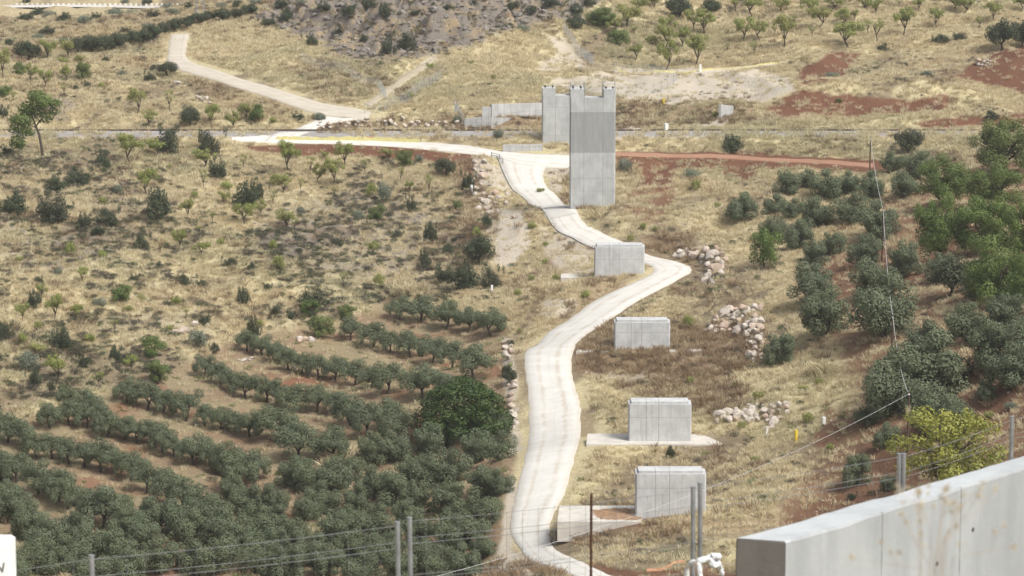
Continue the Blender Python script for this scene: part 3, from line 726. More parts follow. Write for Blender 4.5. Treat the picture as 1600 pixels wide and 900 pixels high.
# ------------------------------------------------------------------ poles and cable
WOOD = simple('old_wood', (.075, .05, .038), .9, 0, .3)
CAB = simple('grey_cable', (.45, .45, .44), .6)
tops = []
for (px, yb, yt, r, lab) in ((1359,270,213,.11,'farthest dark wooden utility pole, at the red track edge'), (1378,412,325,.11,'dark wooden utility pole among olives, second farthest'),
                          (1393,575,492,.12,'dark wooden utility pole at the olive grove edge, third farthest'), (1418,706,612,.13,'nearest brown wooden utility pole, where the cable turns left')):
    g0 = gp(px, yb); h = pt_y(800, yt, g0[1])[2]-g0[2]
    root = empty('utility_pole', g0); tag(root, lab, 'utility pole', 'wooden utility poles on the right slope')
    b = MB(); b.tube([(0, 0, -1), (0, 0, h*.5), (.03, 0, h)], [r*1.15, r, r*.75], 8); b.build('pole', WOOD, root)
    b = MB(); b.tube([(0, -.12, h-.35), (0, -.12, h-.18)], [.07, .05], 8); b.tube([(0, -.12, h-.2), (0, 0, h-.25)], .03, 5); b.build('insulator', WHT, root)
    tops.append(Vector((g0[0], g0[1]-.12, g0[2]+h-.2)))
def sag(A, B, s, n=24): return [A.lerp(B, t)-Vector((0, 0, s*4*t*(1-t))) for t in np.linspace(0, 1, n)]
path = sag(tops[0], tops[1], 1.2)+sag(tops[1], tops[2], 1.5)[1:]+sag(tops[2], tops[3], 1.5)[1:]
b = MB(); o = tops[3]; b.tube([p-o for p in path], .032, 5)
tag(b.build('cable', CAB, None, o), 'grey cable strung over the four wooden poles on the right slope', 'cable')
E = Vector(pt_y(480, 950, 205)); b = MB(); b.tube([p-o for p in sag(tops[3], E, 2.2, 60)], .017, 5)
tag(b.build('cable', CAB, None, o), 'thin cable running down left from the nearest wooden pole across the white track', 'cable')
# lattice mast far away
g0 = gp(313, 26); root = empty('power_pylon', g0); tag(root, 'slim grey lattice power pylon at the top left treeline', 'power pylon')
b = MB(); hh = 22
for sx in (-1, 1):
    for sy in (-1, 1): b.tube([(sx*.9, sy*.9, -.5), (sx*.35, sy*.35, hh)], .07, 4)
b.build('mast', STEEL, root); b = MB()
for i in range(14):
    z0, z1 = i*hh/14, (i+1)*hh/14; w0 = .9-.55*z0/hh; w1 = .9-.55*z1/hh; s = 1 if i % 2 else -1
    for sy in (-1, 1): b.tube([(-s*w0, sy*w0, z0), (s*w1, sy*w1, z1)], .035, 4); b.tube([(sy*w0, -s*w0, z0), (sy*w1, s*w1, z1)], .035, 4)
b.build('bracing', STEEL, root)
b = MB(); b.tube([(-3, 0, hh-2), (0, 0, hh-1.4), (3, 0, hh-2)], .08, 4); b.build('cross_arm', STEEL, root)

# ------------------------------------------------------------------ foreground
FW_Z = -6.4
A_ = pt_z(1228, 848, FW_Z); B_ = pt_z(1600, 731, FW_Z); C_ = pt_z(1150, 842, FW_Z); Dq = pt_z(1600, 712, FW_Z)
dr = (B_-A_)/np.linalg.norm(B_-A_); dr2 = (Dq-C_)/np.linalg.norm(Dq-C_)
Lw = 10.0; m = MB()
s_ = np.concatenate([np.linspace(0, 4, 59), [Lw]]); rot = math.atan2(dr[1], dr[0])
cr, sr = math.cos(-rot), math.sin(-rot)
def loc2(p): q = p-A_; return (q[0]*cr-q[1]*sr, q[0]*sr+q[1]*cr)
c2 = loc2(C_); d2 = loc2(C_+dr2*Lw)
prof = []
for i, s in enumerate(s_):
    f = s/Lw; y1 = c2[1]*(1-f)+d2[1]*f; x1 = c2[0]*(1-f)+d2[0]*f
    jz = (vnoise(np.array(s*2.3), np.array(.5))-.5)*.09+(vnoise(np.array(s*7.), np.array(2.5))-.5)*.03; jy = (vnoise(np.array(s*3.1), np.array(4.5))-.5)*.03
    m.v += [(s, 0, -2.6), (s, 0, -.018+jz*.6), (s, .014, jz*.4), (x1+.0, y1-.015, jz*.4), (x1, y1, -.02), (x1, y1, -2.6)]
for i in range(59):
    k = 6*i
    for j in range(5): m.f.append((k+j, k+6+j, k+7+j, k+1+j))
m.f.append((0, 1, 2, 3, 4, 5)); k = 59*6; m.f.append((k+5, k+4, k+3, k+2, k+1, k))
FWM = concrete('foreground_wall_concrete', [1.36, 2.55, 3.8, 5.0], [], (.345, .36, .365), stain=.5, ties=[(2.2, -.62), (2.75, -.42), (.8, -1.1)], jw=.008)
ENDM = concrete('wall_end_weathered_shaded', (), (), (.15, .14, .13), stain=.6); TOPM = concrete('wall_top_concrete', (), (), (.43, .45, .46), stain=.5)  # end face colour: weathered concrete, with its weaker light painted in as darker tone
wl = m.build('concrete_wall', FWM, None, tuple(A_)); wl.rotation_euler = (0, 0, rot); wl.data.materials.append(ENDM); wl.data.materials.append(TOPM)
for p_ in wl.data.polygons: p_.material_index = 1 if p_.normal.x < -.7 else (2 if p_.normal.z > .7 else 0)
tag(wl, 'thick pale concrete wall with panel joints in the lower right corner', 'wall')
# fence of the near hilltop
def FP(px, py, zt=-7.55): return Vector(pt_z(px, py, zt))
posts = [(-330,930),(143,869),(621,817),(640,810),(1083,762),(1094,756),(1405,710),(1412,710),(1581,652),(1800,600)]
pv = [FP(*p) for p in posts]; o = pv[1]
root = empty('wire_fence', (o.x, o.y, -10.2)); tag(root, 'wire mesh fence on galvanised posts crossing the foreground', 'fence'); ro = Vector(root.location)
for i, p in enumerate(pv):
    b = MB(); gz = float(Hg(p.x, p.y))
    lean = .05 if i in (4, 5) else .02
    b.tube([(0+(.12 if i in (3, 5) else .02), 0, gz-p.z-.3), (.01, 0, -1.2), (0, 0, 0)], .025, 10); b.tube([(0, 0, -.002), (0, 0, .012)], .028, 10)
    b.build('post', STEEL, root, p-ro)
    if i in (2, 3, 6, 7):
        b = MB(); b.tube([(-.03, -.045, -.92), (.03, -.045, -.90)], .022, 8); b.build('clamp', WHT, root, p-ro)
FWIRE = simple('steel_wire', (.22, .23, .23), .7, .3)
b = MB()
def wirerun(i, j, drops):
    A, B = pv[i]-ro, pv[j]-ro
    for z in drops:
        b.tube(sag(A+Vector((0, 0, -z)), B+Vector((0, 0, -z*1.0)), .02, 8), .0025, 4)
    n_ = int((B-A).length/.17)
    for k in range(n_):
        p = A.lerp(B, k/n_); b.tube([p+Vector((0, 0, -.03)), p+Vector((0, 0, -2.2))], .0017, 3)
DR = [.03, .20, .26, .58, .62, .9, 1.2, 1.5, 1.8]
for i, j in ((0, 1), (1, 2), (3, 4), (5, 6), (7, 8), (8, 9)): wirerun(i, j, DR)
b.build('wire_mesh', FWIRE, root)
# rusty rod
p = FP(924, 771, -7.35); gz = float(Hg(p.x, p.y)); b = MB(); b.tube([(0.03, 0, gz-p.z-.3), (0, 0, -1), (0, 0, 0)], .013, 7)
for k in range(40): b.tube([(0, 0, -.03-k*.045), (0, 0, -.042-k*.045)], .016, 7)
tag(b.build('steel_rod', simple('rust', (.085, .045, .03), .9, 0, .4, 8), None, p), 'thin rusty ribbed steel rod standing upright before the nearest squat pier', 'steel rod')
# white plastic knotted round the double post
CL = simple('white_plastic', (.72, .73, .75), .5, 0, .08)
b = MB()
def PF(px, py, y=29.2): return Vector(pt_y(px, py, y))
o = PF(1095, 875)
def blob(pts_, rr):
    b.tube([PF(*q)-o for q in pts_], rr, 10)
blob([(1074,912,29.3),(1072,890,29.25),(1076,881,29.2),(1088,875,29.1)], [.035,.03,.034,.022])
blob([(1086,877,29.05),(1100,875,29.0),(1112,871,29.05),(1124,866,29.1)], [.028,.034,.040,.022])
blob([(1091,878,29.0),(1094,895,29.0),(1093,915,29.0)], [.03,.026,.03])
blob([(1108,874,29.02),(1116,884,29.0),(1122,878,29.05),(1127,893,29.1),(1130,902,29.1)], [.03,.045,.04,.024,.012])
blob([(1116,872,29.03),(1113,866,29.0),(1112,864.5,29)], [.03,.018,.01])
blob([(1118,872,29.03),(1124,868,29.0),(1126,867,29)], [.036,.026,.014])
cl = b.build('plastic_sheet', CL, None, o); tag(cl, 'knotted white plastic sheet tied to the double fence post', 'plastic sheet')
sm = cl.modifiers.new('wrinkle', 'SUBSURF'); sm.levels = sm.render_levels = 2
tx = bpy.data.textures.new('wrinkle', 'CLOUDS'); tx.noise_scale = .05; dm = cl.modifiers.new('d', 'DISPLACE'); dm.texture = tx; dm.strength = .035; dm.mid_level = .5
# white painted block bottom left with a scrawled mark
y0 = 24.0; p0 = pt_y(15, 851, y0); b = MB(); b.box((-.55, 0, -3.4), (0, .3, -.012), .012)
b.add([(-.54, .0, -.012), (-.01, .0, -.012), (-.01, .29, -.012), (-.54, .29, -.012), (-.52, .03, .012), (-.03, .03, .012), (-.03, .27, .012), (-.52, .27, .012)], [(0,1,5,4),(1,2,6,5),(2,3,7,6),(3,0,4,7),(4,5,6,7)])
blk = empty('painted_post', tuple(p0)); tag(blk, 'white painted block with a scrawled black mark in the bottom left corner', 'post')
b.build('block', simple('white_block_paint', (.80, .80, .79), .6, 0, .05), blk)
b = MB()
def mk(px, py): q = pt_y(px, py, y0); return (q[0]-p0[0], -.004, q[2]-p0[2])
b.tube([mk(-5, 884), mk(0, 886.5), mk(4.2, 893.5)], [.004, .005, .003], 6); b.tube([mk(6.4, 879), mk(5.4, 885), mk(4.6, 890), mk(4.2, 894)], [.005, .0055, .005, .003], 6)
b.build('scrawl', BLK, blk)
# dried weed before the wall
STW = simple('dry_stem', (.42, .31, .19), .9, 0, .25)
SEED = simple('seed_head', (.50, .42, .28), .9, 0, .2)
def dryplant(px0, pxs, y, label, seed):
    rr = random.Random(seed); base = Vector(pt_y(px0, 1060, y)); root = empty('dry_weed', base); tag(root, label, 'weed')
    def head(e_, n_, s, r):
        h = MB()
        for u_ in range(n_):
            d = Vector((rr.gauss(0, 1), rr.gauss(0, 1), rr.gauss(0, 1)+.5)).normalized()*s; h.tube([e_-d*.4, e_+d], [r, r*.5], 4)
        h.build('seed_head', SEED, root)
    for (mx, my, ex, ey, r) in pxs:
        b = MB(); p1 = Vector(pt_y(mx, my, y+rr.uniform(-.1, .1)))-base; p2 = Vector(pt_y(ex, ey, y+rr.uniform(-.2, .2)))-base
        r *= .48; b.tube([Vector((0, 0, 0)), p1*.5+Vector((0, 0, .02)), p1, p1.lerp(p2, .55)+Vector((rr.uniform(-.01, .01), 0, 0)), p2], [r, r, r*.8, r*.6, r*.35], 6)
        for k in range(3):
            q = p1.lerp(p2, rr.uniform(.15, .95)); e_ = q+Vector((rr.uniform(-.07, .07), rr.uniform(-.05, .05), rr.uniform(.02, .09)))
            b.tube([q, q.lerp(e_, .6)+Vector((0, 0, .01)), e_], [r*.4, r*.3, r*.2], 4); head(e_, 6, .011, .002)
        head(p2, 8, .013, .0022); b.build('stem', STW, root)
dryplant(1460, [(1462,880,1480,762,.0045),(1455,860,1440,790,.003),(1470,860,1500,792,.0035),(1480,845,1555,765,.003),(1450,880,1410,805,.0025),(1490,870,1585,855,.002),(1475,840,1530,775,.003),(1445,890,1330,872,.002)],
         8.5, 'dry branching thistle-like weed in front of the pale foreground wall', 3)
dryplant(1437, [(1436,800,1437,772,.003),(1440,850,1419,640,.0018),(1440,860,1436,765,.002)], 9.5, 'tall thin dry weed stalk rising above the foreground wall', 5)

# ------------------------------------------------------------------ foliage
def leaf_mat(name, c1, c2, c3, gloss=.35, backc=None):
    m, nt, b = newmat(name); g = NT(nt)
    at = g.n('ShaderNodeAttribute', attribute_name='tint').outputs['Fac']; oi = g.n('ShaderNodeObjectInfo').outputs['Random']
    base = g.mix(g.ramp(at, 0, 1), c1, c2); base = g.mix(g.m('MULTIPLY', g.ramp(oi, .2, 1), .55), base, c3)
    if backc:
        bf = g.n('ShaderNodeNewGeometry').outputs['Backfacing']; base = g.mix(g.m('MULTIPLY', bf, .6), base, backc)
    g.l(base, b.inputs['Base Color']); b.inputs['Roughness'].default_value = .55; b.inputs['Specular IOR Level'].default_value = gloss
    tr = g.n('ShaderNodeBsdfTranslucent'); g.l(base, tr.inputs[0]); mx = g.n('ShaderNodeMixShader'); mx.inputs[0].default_value = .18
    g.l(b.outputs[0], mx.inputs[1]); g.l(tr.outputs[0], mx.inputs[2])
    out = [n for n in nt.nodes if n.type == 'OUTPUT_MATERIAL'][0]; g.l(mx.outputs[0], out.inputs[0])
    return m
OLV = leaf_mat('olive_leaf', (.044, .066, .032), (.140, .180, .098), (.112, .132, .055), .12, (.16, .18, .115))
ALM = leaf_mat('almond_leaf', (.17, .205, .060), (.31, .33, .11), (.29, .27, .12), .1)
DRK = leaf_mat('dark_shrub_leaf', (.048, .063, .036), (.090, .108, .060), (.085, .082, .055), .12)
GRN = leaf_mat('green_leaf', (.075, .115, .035), (.16, .215, .065), (.15, .17, .07), .12)
CAR = leaf_mat('carob_leaf', (.022, .042, .012), (.105, .155, .035), (.04, .07, .02), .3)
GRY = leaf_mat('grey_green_leaf', (.13, .155, .115), (.21, .24, .17), (.19, .19, .14), .2)
YLW = leaf_mat('yellow_green_leaf', (.13, .16, .03), (.40, .37, .07), (.24, .26, .06), .3)
TAN = leaf_mat('dry_leaf', (.22, .16, .08), (.36, .27, .14), (.28, .22, .12), .1)
GSC = None
BARK = simple('bark', (.075, .06, .048), .95, 0, .35, 6)

def leaves(rng, lobes, n, L, W, tilt=.7, shell=.5, top=.0, droop=.2):
    """lobes: (cx,cy,cz,rx,ry,rz). Returns verts, quads, tint"""
    lb = np.array(lobes); vol = (lb[:, 3]*lb[:, 4]*lb[:, 5])**.72; k = rng.choice(len(lb), n, p=vol/vol.sum()); q = lb[k]
    d = rng.normal(size=(n, 3)); d /= np.linalg.norm(d, axis=1)[:, None]
    r = rng.random(n)**(1/3.)*(1-shell)+shell*rng.random(n)**.15
    # ragged surface: each lobe is scalloped into sprigs
    ph = (k*1.7)[:, None]; sc = 1+.13*np.sin(d[:, :1]*7+ph)*np.sin(d[:, 1:2]*8+ph*2)*np.sin(d[:, 2:]*7+ph*3)*3*.5
    c = q[:, :3]+d*q[:, 3:]*(r[:, None])*sc
    nrm = d*tilt*1.7+rng.normal(size=(n, 3))*.42; nrm[:, 2] += top; nrm /= np.linalg.norm(nrm, axis=1)[:, None]
    t = np.cross(nrm, rng.normal(size=(n, 3))); t[:, 2] -= droop; t -= nrm*(t*nrm).sum(1)[:, None]; t /= np.linalg.norm(t, axis=1)[:, None]
    s = np.cross(nrm, t); l = L*(.6+.8*rng.random(n))[:, None]; w_ = W*(.6+.8*rng.random(n))[:, None]
    v = np.stack([c-t*l/2, c+s*w_/2, c+t*l/2, c-s*w_/2], 1).reshape(-1, 3)
    f = np.arange(n*4).reshape(-1, 4)
    tint = np.clip(rng.random(len(lb))[k]*.45+rng.random(n)*.55, 0, 1)
    return v, f, tint
def leafmesh(name, rng, lobes, n, L, W, mat, zmin=None, **kw):
    v, f, t = leaves(rng, lobes, n, L, W, **kw)
    if zmin is not None: v[:, 2] = np.maximum(v[:, 2], zmin)
    me = mesh_np(name, v, f); a = me.attributes.new('tint', 'FLOAT', 'FACE'); a.data.foreach_set('value', t.astype(np.float32))
    me.materials.append(mat); return me
def lobeset(rng, n, R_, zc, rz, lr, flat=.8, low=.0):
    out = []
    for i in range(n):
        a = i*2.4+rng.random()*1.2; rr = R_*math.sqrt((i+.3)/n)*(.8+.35*rng.random())
        z = zc+rz*(rng.random()*2-1)*(1-rr/R_*.6); s = lr*(.7+.6*rng.random())
        out.append((rr*math.cos(a), rr*math.sin(a), z-low*rr, s, s*(.85+.3*rng.random()), s*flat))
    return out
def trunkmesh(rng, h, r, R_, zc, nl=4, lean=.04):
    b = MB(); top = Vector((lean*rng.normal(), lean*rng.normal(), h))
    b.tube([(0, 0, -.25), (r*.2, 0, 0), (top.x*.6, top.y*.6, h*.6), top], [r*1.5, r*1.15, r*.85, r*.8], 7)
    for i in range(nl):
        a = i*2*math.pi/nl+rng.random(); q = rng.random()*.3+.55
        e = Vector((math.cos(a)*R_*q, math.sin(a)*R_*q, zc+.05*rng.normal()+.08)); mid = top.lerp(e, .5)+Vector((rng.normal()*.02, rng.normal()*.02, -.02))
        b.tube([top-Vector((0, 0, .02)), mid, e], [r*.62, r*.4, r*.15], 5)
        for j in range(2):
            e2 = mid+Vector((rng.normal()*.14, rng.normal()*.14, .12+.1*rng.random())); b.tube([mid, mid.lerp(e2, .5), e2], [r*.3, r*.22, r*.08], 4)
    me = b.mesh('trunk'); me.materials.append(BARK); return me
# unit trees: crown about 1 m across, scaled by the width wanted
KIT = {}
def kit(kind, nvar, fn): KIT[kind] = [fn(np.random.default_rng(hash_(kind)+i*13)) for i in range(nvar)]
def hash_(s): return sum(ord(c)*(i+3) for i, c in enumerate(s))
def mk_olive(rng):
    lo = lobeset(rng, 10, .36, .52, .14, .18, .9, .15)+[(rng.normal()*.15, rng.normal()*.15, .70, .17, .17, .14) for _ in range(2)]
    lo += [(.36*math.cos(a), .36*math.sin(a), .30+.05*rng.random(), .13, .13, .17) for a in rng.random(4)*6.28]
    return trunkmesh(rng, .22, .035, .3, .45, 4), leafmesh('crown', rng, lo, 6500, .042, .018, OLV, top=.25, shell=.5)
def mk_olivebush(rng):
    lo = lobeset(rng, 11, .34, .46, .18, .18, .95, .1)+lobeset(rng, 6, .38, .2, .06, .16, 1.0)+[(rng.normal()*.12, rng.normal()*.12, .68, .14, .14, .12) for _ in range(2)]
    return trunkmesh(rng, .15, .03, .3, .35, 4), leafmesh('crown', rng, lo, 9000, .043, .018, OLV, top=.3, shell=.55)
def mk_almond(rng):
    lo = lobeset(rng, 13, .38, .62, .28, .14, .85, .0)
    return trunkmesh(rng, .22, .026, .36, .6, 6, .07), leafmesh('crown', rng, lo, 2300, .05, .026, ALM, shell=.15)
def mk_thin(rng):
    lo = lobeset(rng, 7, .32, .8, .3, .13, 1.0)
    return trunkmesh(rng, .35, .026, .33, .8, 6, .06), leafmesh('crown', rng, lo, 650, .05, .026, ALM, shell=.1)
def mk_green(rng):
    lo = lobeset(rng, 14, .36, .48, .30, .15, .9, .0)+lobeset(rng, 5, .33, .22, .08, .14, 1.)
    return trunkmesh(rng, .16, .028, .3, .5, 5), leafmesh('crown', rng, lo, 5200, .04, .024, GRN, shell=.3)
def mk_dark(rng):
    lo = lobeset(rng, 8, .30, .34, .2, .16, .95, .1)+lobeset(rng, 6, .40, .16, .08, .12, 1.)+[(rng.normal()*.25, rng.normal()*.25, .5+.1*rng.random(), .08, .08, .13) for _ in range(4)]
    return None, leafmesh('shrub', rng, lo, 3000, .045, .026, DRK, zmin=-.1, shell=.35)
def mk_greensh(rng):
    lo = lobeset(rng, 7, .28, .34, .16, .17, .95, .05)
    return None, leafmesh('shrub', rng, lo, 900, .075, .035, ALM, zmin=-.1, shell=.25)
def mk_grey(rng):
    lo = lobeset(rng, 8, .3, .28, .1, .19, .9, .05)
    return None, leafmesh('shrub', rng, lo, 1400, .07, .022, GRY, zmin=-.1, shell=.3)
def mk_darkround(rng):
    lo = lobeset(rng, 14, .34, .42, .2, .18, .9, .15)
    return trunkmesh(rng, .12, .03, .3, .35, 4), leafmesh('crown', rng, lo, 4200, .040, .028, DRK, shell=.6)
def mk_big(rng):
    lo = lobeset(rng, 26, .40, .58, .28, .12, .9, .15)+lobeset(rng, 14, .42, .26, .14, .13, 1., 0)
    return trunkmesh(rng, .16, .03, .35, .5, 6), leafmesh('crown', rng, lo, 15000, .026, .016, GRN, shell=.3)
def mk_dry(rng):
    lo = lobeset(rng, 7, .3, .6, .2, .14, .9, .05)
    return trunkmesh(rng, .3, .026, .33, .62, 6, .05), leafmesh('crown', rng, lo, 500, .05, .028, TAN, shell=.15)
for k_, n_, f_ in (('olive', 7, mk_olive), ('obush', 6, mk_olivebush), ('almond', 6, mk_almond), ('thin', 5, mk_thin), ('green', 5, mk_green), ('dark', 6, mk_dark),
                   ('gshrub', 5, mk_greensh), ('grey', 4, mk_grey), ('dround', 4, mk_darkround), ('big', 4, mk_big), ('dry', 3, mk_dry)): kit(k_, n_, f_)
KN = dict(olive=('olive_tree', 'olive tree'), obush=('olive_tree', 'olive tree'), almond=('almond_tree', 'almond tree'), thin=('almond_tree', 'almond tree'), green=('broadleaf_tree', 'tree'),
          dark=('dark_shrub', 'shrub'), gshrub=('green_shrub', 'shrub'), grey=('grey_shrub', 'shrub'), dround=('evergreen_tree', 'tree'), big=('broadleaf_tree', 'tree'), dry=('dry_tree', 'tree'))
HT = dict(olive=.80, obush=.76, almond=.95, thin=1.15, green=.88, dark=.62, gshrub=.62, grey=.5, dround=.8, big=.92, dry=.95)
OCC = []          # (x, y, r) of trees, keeps tufts out of trunks
def plant(kind, px, py, wpx, label=None, group=None, hpx=None, extra=1.0):
    g0 = gp(px, py); D = dep(g0[1], g0[2]); W = wpx/F*D*(1.14 if kind == 'olive' else 1.22 if kind == 'obush' else 1.32 if kind == 'almond' else 1.18)
    tr, cr_ = random.choice(KIT[kind]); nm, cat = KN[kind]
    hs = 1.0
    if hpx: hs = min(1.9, max(.55, hpx/(wpx*HT[kind])))
    rz = random.random()*6.28
    if tr is None:
        o = bpy.data.objects.new(nm, cr_); COL.objects.link(o); o.location = (g0[0], g0[1], g0[2]-.05*W); o.rotation_euler = (0, 0, rz); root = o
    else:
        root = empty(nm, g0, rz)
        t = bpy.data.objects.new('trunk', tr); COL.objects.link(t); t.parent = root
        c = bpy.data.objects.new('crown', cr_); COL.objects.link(c); c.parent = root
    root.scale = (W, W*random.uniform(.85, 1.15), W*hs)
    OCC.append((g0[0], g0[1], W*.5)); root['_px'] = px; root['_py'] = py
    del root['_px'], root['_py']
    tag(root, label or nm, cat, group)
    return root
ORD = ['first','second','third','fourth','fifth','sixth','seventh','eighth','ninth','tenth','eleventh','twelfth','thirteenth','fourteenth','fifteenth','sixteenth','seventeenth','eighteenth','nineteenth','twentieth']
def ordn(i): return ORD[i] if i < 20 else ('twenty-'+ORD[i-20] if i < 29 else 'thirtieth' if i == 29 else 'thirty-'+ORD[i-30])

ROWS = [
 [(624,499,40),(657,503,44),(697,514,48),(733,518,42),(767,524,46)],
 [(548,531,40),(583,544,46),(610,550,38),(641,557,44),(677,566,46),(706,575,48),(740,592,58)],
 [(386,548,36),(409,557,38),(430,566,36),(450,577,36),(472,583,38),(497,590,42),(524,594,42),(554,601,44),(580,606,36),(608,614,54),(660,622,58),(700,622,44)],
 [(320,586,36),(345,602,40),(365,612,36),(384,622,44),(418,628,44),(438,634,36),(460,641,46),(496,643,46),(522,646,38),(548,664,56),(574,682,62),(606,668,50),(622,692,58)],
 [(198,628,40),(230,640,50),(255,645,40),(290,657,52),(320,664,38),(345,672,40),(368,674,36),(390,682,44),(430,691,66),(456,690,46),(468,720,68),(516,722,60)],
 [(78,668,44),(108,664,44),(106,634,34),(140,648,44),(136,668,42),(168,682,50),(195,686,40),(213,692,40),(235,692,40),(254,706,48),(272,713,36),(302,726,52),(328,729,48),(350,740,46),(372,768,66),(398,756,60)],
 [(12,690,52),(36,700,50),(58,716,46),(82,716,44),(108,724,44),(132,728,44),(157,737,56),(180,738,42),(205,752,52),(230,769,54),(262,787,58),(290,798,60)],
 [(-22,742,50),(2,750,52),(26,753,52),(60,770,56),(92,782,56),(107,794,50),(132,812,54),(162,824,74),(190,812,46)],
]
rowname = ['top short row', 'second row down', 'third row down', 'fourth row down', 'fifth row down', 'sixth row down', 'seventh row down', 'eighth row down']
for ri, row in enumerate(ROWS):
    for i, (x, y, w_) in enumerate(sorted(row)):
        plant('olive', x, y+1, w_*1.03, 'olive tree, %s from left in the %s of the grove' % (ordn(i), rowname[ri]), 'olive trees planted in rows in the left grove')
LOW = [(-5,812,60),(22,815,58),(50,842,62),(15,790,44),(72,868,64),(110,850,56),(100,892,60),(60,896,60),(140,878,64),(180,884,64),(196,846,60),(226,862,62),(240,830,60),(278,834,60),(312,816,58),(300,850,60),(335,826,58),
 (354,742,56),(364,792,56),(391,806,54),(427,806,56),(345,850,60),(400,842,58),(372,872,58),(424,876,58),(454,902,58),(400,898,60),(250,896,62),(300,898,62),(340,896,60),(200,915,64),(140,915,64),(20,918,64),
 (460,760,54),(475,770,54),(520,768,58),(508,804,56),(482,814,52),(460,862,58),(490,882,56),(550,880,58),(586,884,58),(612,880,56),(520,850,58),(550,844,54),(586,838,56),(508,900,58),(560,915,58),(620,912,60),
 (580,726,56),(618,722,54),(670,714,58),(694,696,50),(739,681,54),(774,684,50),(745,724,58),(776,720,52),(667,762,58),(700,756,60),(754,780,58),(782,772,42),(586,780,60),(612,790,60),(640,760,52),(649,804,58),(700,804,58),
 (715,834,58),(758,826,56),(730,858,58),(694,864,58),(664,894,58),(727,900,54),(650,850,54),(636,826,52),(690,906,56),(756,872,40),(430,836,52),(548,752,44),(556,800,50)]
bands = {}
for t in LOW: bands.setdefault(int(t[1]//34), []).append(t)
for bi, k in enumerate(sorted(bands)):
    for i, (x, y, w_) in enumerate(sorted(bands[k])):
        plant('obush', x, y, w_*1.0, 'bushy olive in the crowded lower grove, %s from left in its %s tier' % (ordn(i), ordn(bi)), 'bushy olive trees in the crowded lower left grove')
cr0 = plant('big', 724, 684, 142, 'very large round dark green tree at the right edge of the olive grove', hpx=92)
for c in cr0.children:
    if c.name.startswith('crown'):
        rng = np.random.default_rng(5); 
        lo = [(.42*math.cos(i*2.4)*math.sqrt((i+.5)/46), .42*math.sin(i*2.4)*math.sqrt((i+.5)/46), .74*math.sqrt(max(0, 1-(i+.5)/50))*(.9+.15*rng.random()), .105, .105, .085) for i in range(46)]
        lo += [(.40*math.cos(i*.7), .40*math.sin(i*.7), .16+.1*rng.random(), .12, .12, .12) for i in range(9)]+[(0, 0, .35, .3, .3, .22)]
        c.data = leafmesh('crown', rng, lo, 17000, .024, .018, CAR, shell=.6)
    else: c.scale = (.7, .7, .6)
RO = [(1230,303,42),(1262,296,36),(1298,312,54),(1330,300,36),(1363,312,50),(1395,268,36),(1433,276,46),(1412,308,46),(1210,338,40),(1237,340,34),(1272,356,56),(1327,350,56),(1208,374,42),(1247,390,54),
 (1305,396,38),(1353,416,56),(1412,432,62),(1270,470,68),(1363,468,68),(1222,568,54),(1290,522,80),(1380,524,104),(1445,556,64),(1510,534,68),(1545,574,84),(1584,606,80),(1455,622,112),(1388,650,96),(1462,680,90),(1352,664,34),
 (1500,676,56),(1540,626,36),(1386,700,44),(1340,756,54),(1388,766,28),(1160,345,50),(1470,440,50),(1570,520,70),(1530,470,70),(1620,560,80),(1425,600,70)]
bands = {}
for t in RO: bands.setdefault(int(t[1]//50), []).append(t)
for bi, k in enumerate(sorted(bands)):
    for i, (x, y, w_) in enumerate(sorted(bands[k])):
        plant('obush', x, y+1, w_*.98, 'olive on the red right slope, %s from left in the %s tier down' % (ordn(i), ordn(bi)), 'olive trees on the red earth slope at right')
for t in ((1273,414,42),(1372,372,62)):
    plant('obush', *t, 'thin pale olive tree %s on the red right slope' % ('left of the cable' if t[0] < 1300 else 'right beside the second farthest pole'), 'olive trees on the red earth slope at right')
for (x, y, w_, h_, k_, lab) in ((1570,274,100,88,'big','large rounded bright green tree at the right edge below the railway'),(1475,318,76,70,'big','light green leafy tree left of the large rounded tree'),(1550,330,84,70,'big','mixed green tree under the large rounded tree'),
   (1470,410,84,110,'big','tall green tree at the left side of the right-hand thicket'),(1540,400,96,90,'big','dense green tree in the middle of the right-hand thicket'),(1600,410,80,100,'big','green tree cut by the right edge of the thicket'),
   (1485,462,70,64,'dround','dark tree at the foot of the right-hand thicket'),(1555,486,110,110,'big','broad green tree at the bottom of the right-hand thicket'),(1612,490,80,90,'big','green tree at the right border below the thicket'),
   (1420,242,48,42,'dround','dark round tree beside the railway at right'),(1195,418,56,58,'green','small vivid green tree left of the right-slope olives'),(1567,78,48,50,'dround','dark round tree in the upper right corner'),(1597,74,40,44,'dround','second dark round tree cut by the upper right edge'),
   (1480,768,175,140,'big','yellow-green bushy tree behind the foreground wall and fence')):
    o = plant(k_, x, y, w_, lab, hpx=h_)
    if x == 1480 and y == 768:
        rng = np.random.default_rng(6)
        for c in o.children:
            if c.name.startswith('crown'): c.data = leafmesh('crown', rng, lobeset(rng, 34, .42, .52, .32, .085, 1., .1)+lobeset(rng, 12, .4, .25, .12, .1, 1., 0), 9000, .026, .015, YLW, shell=.2)
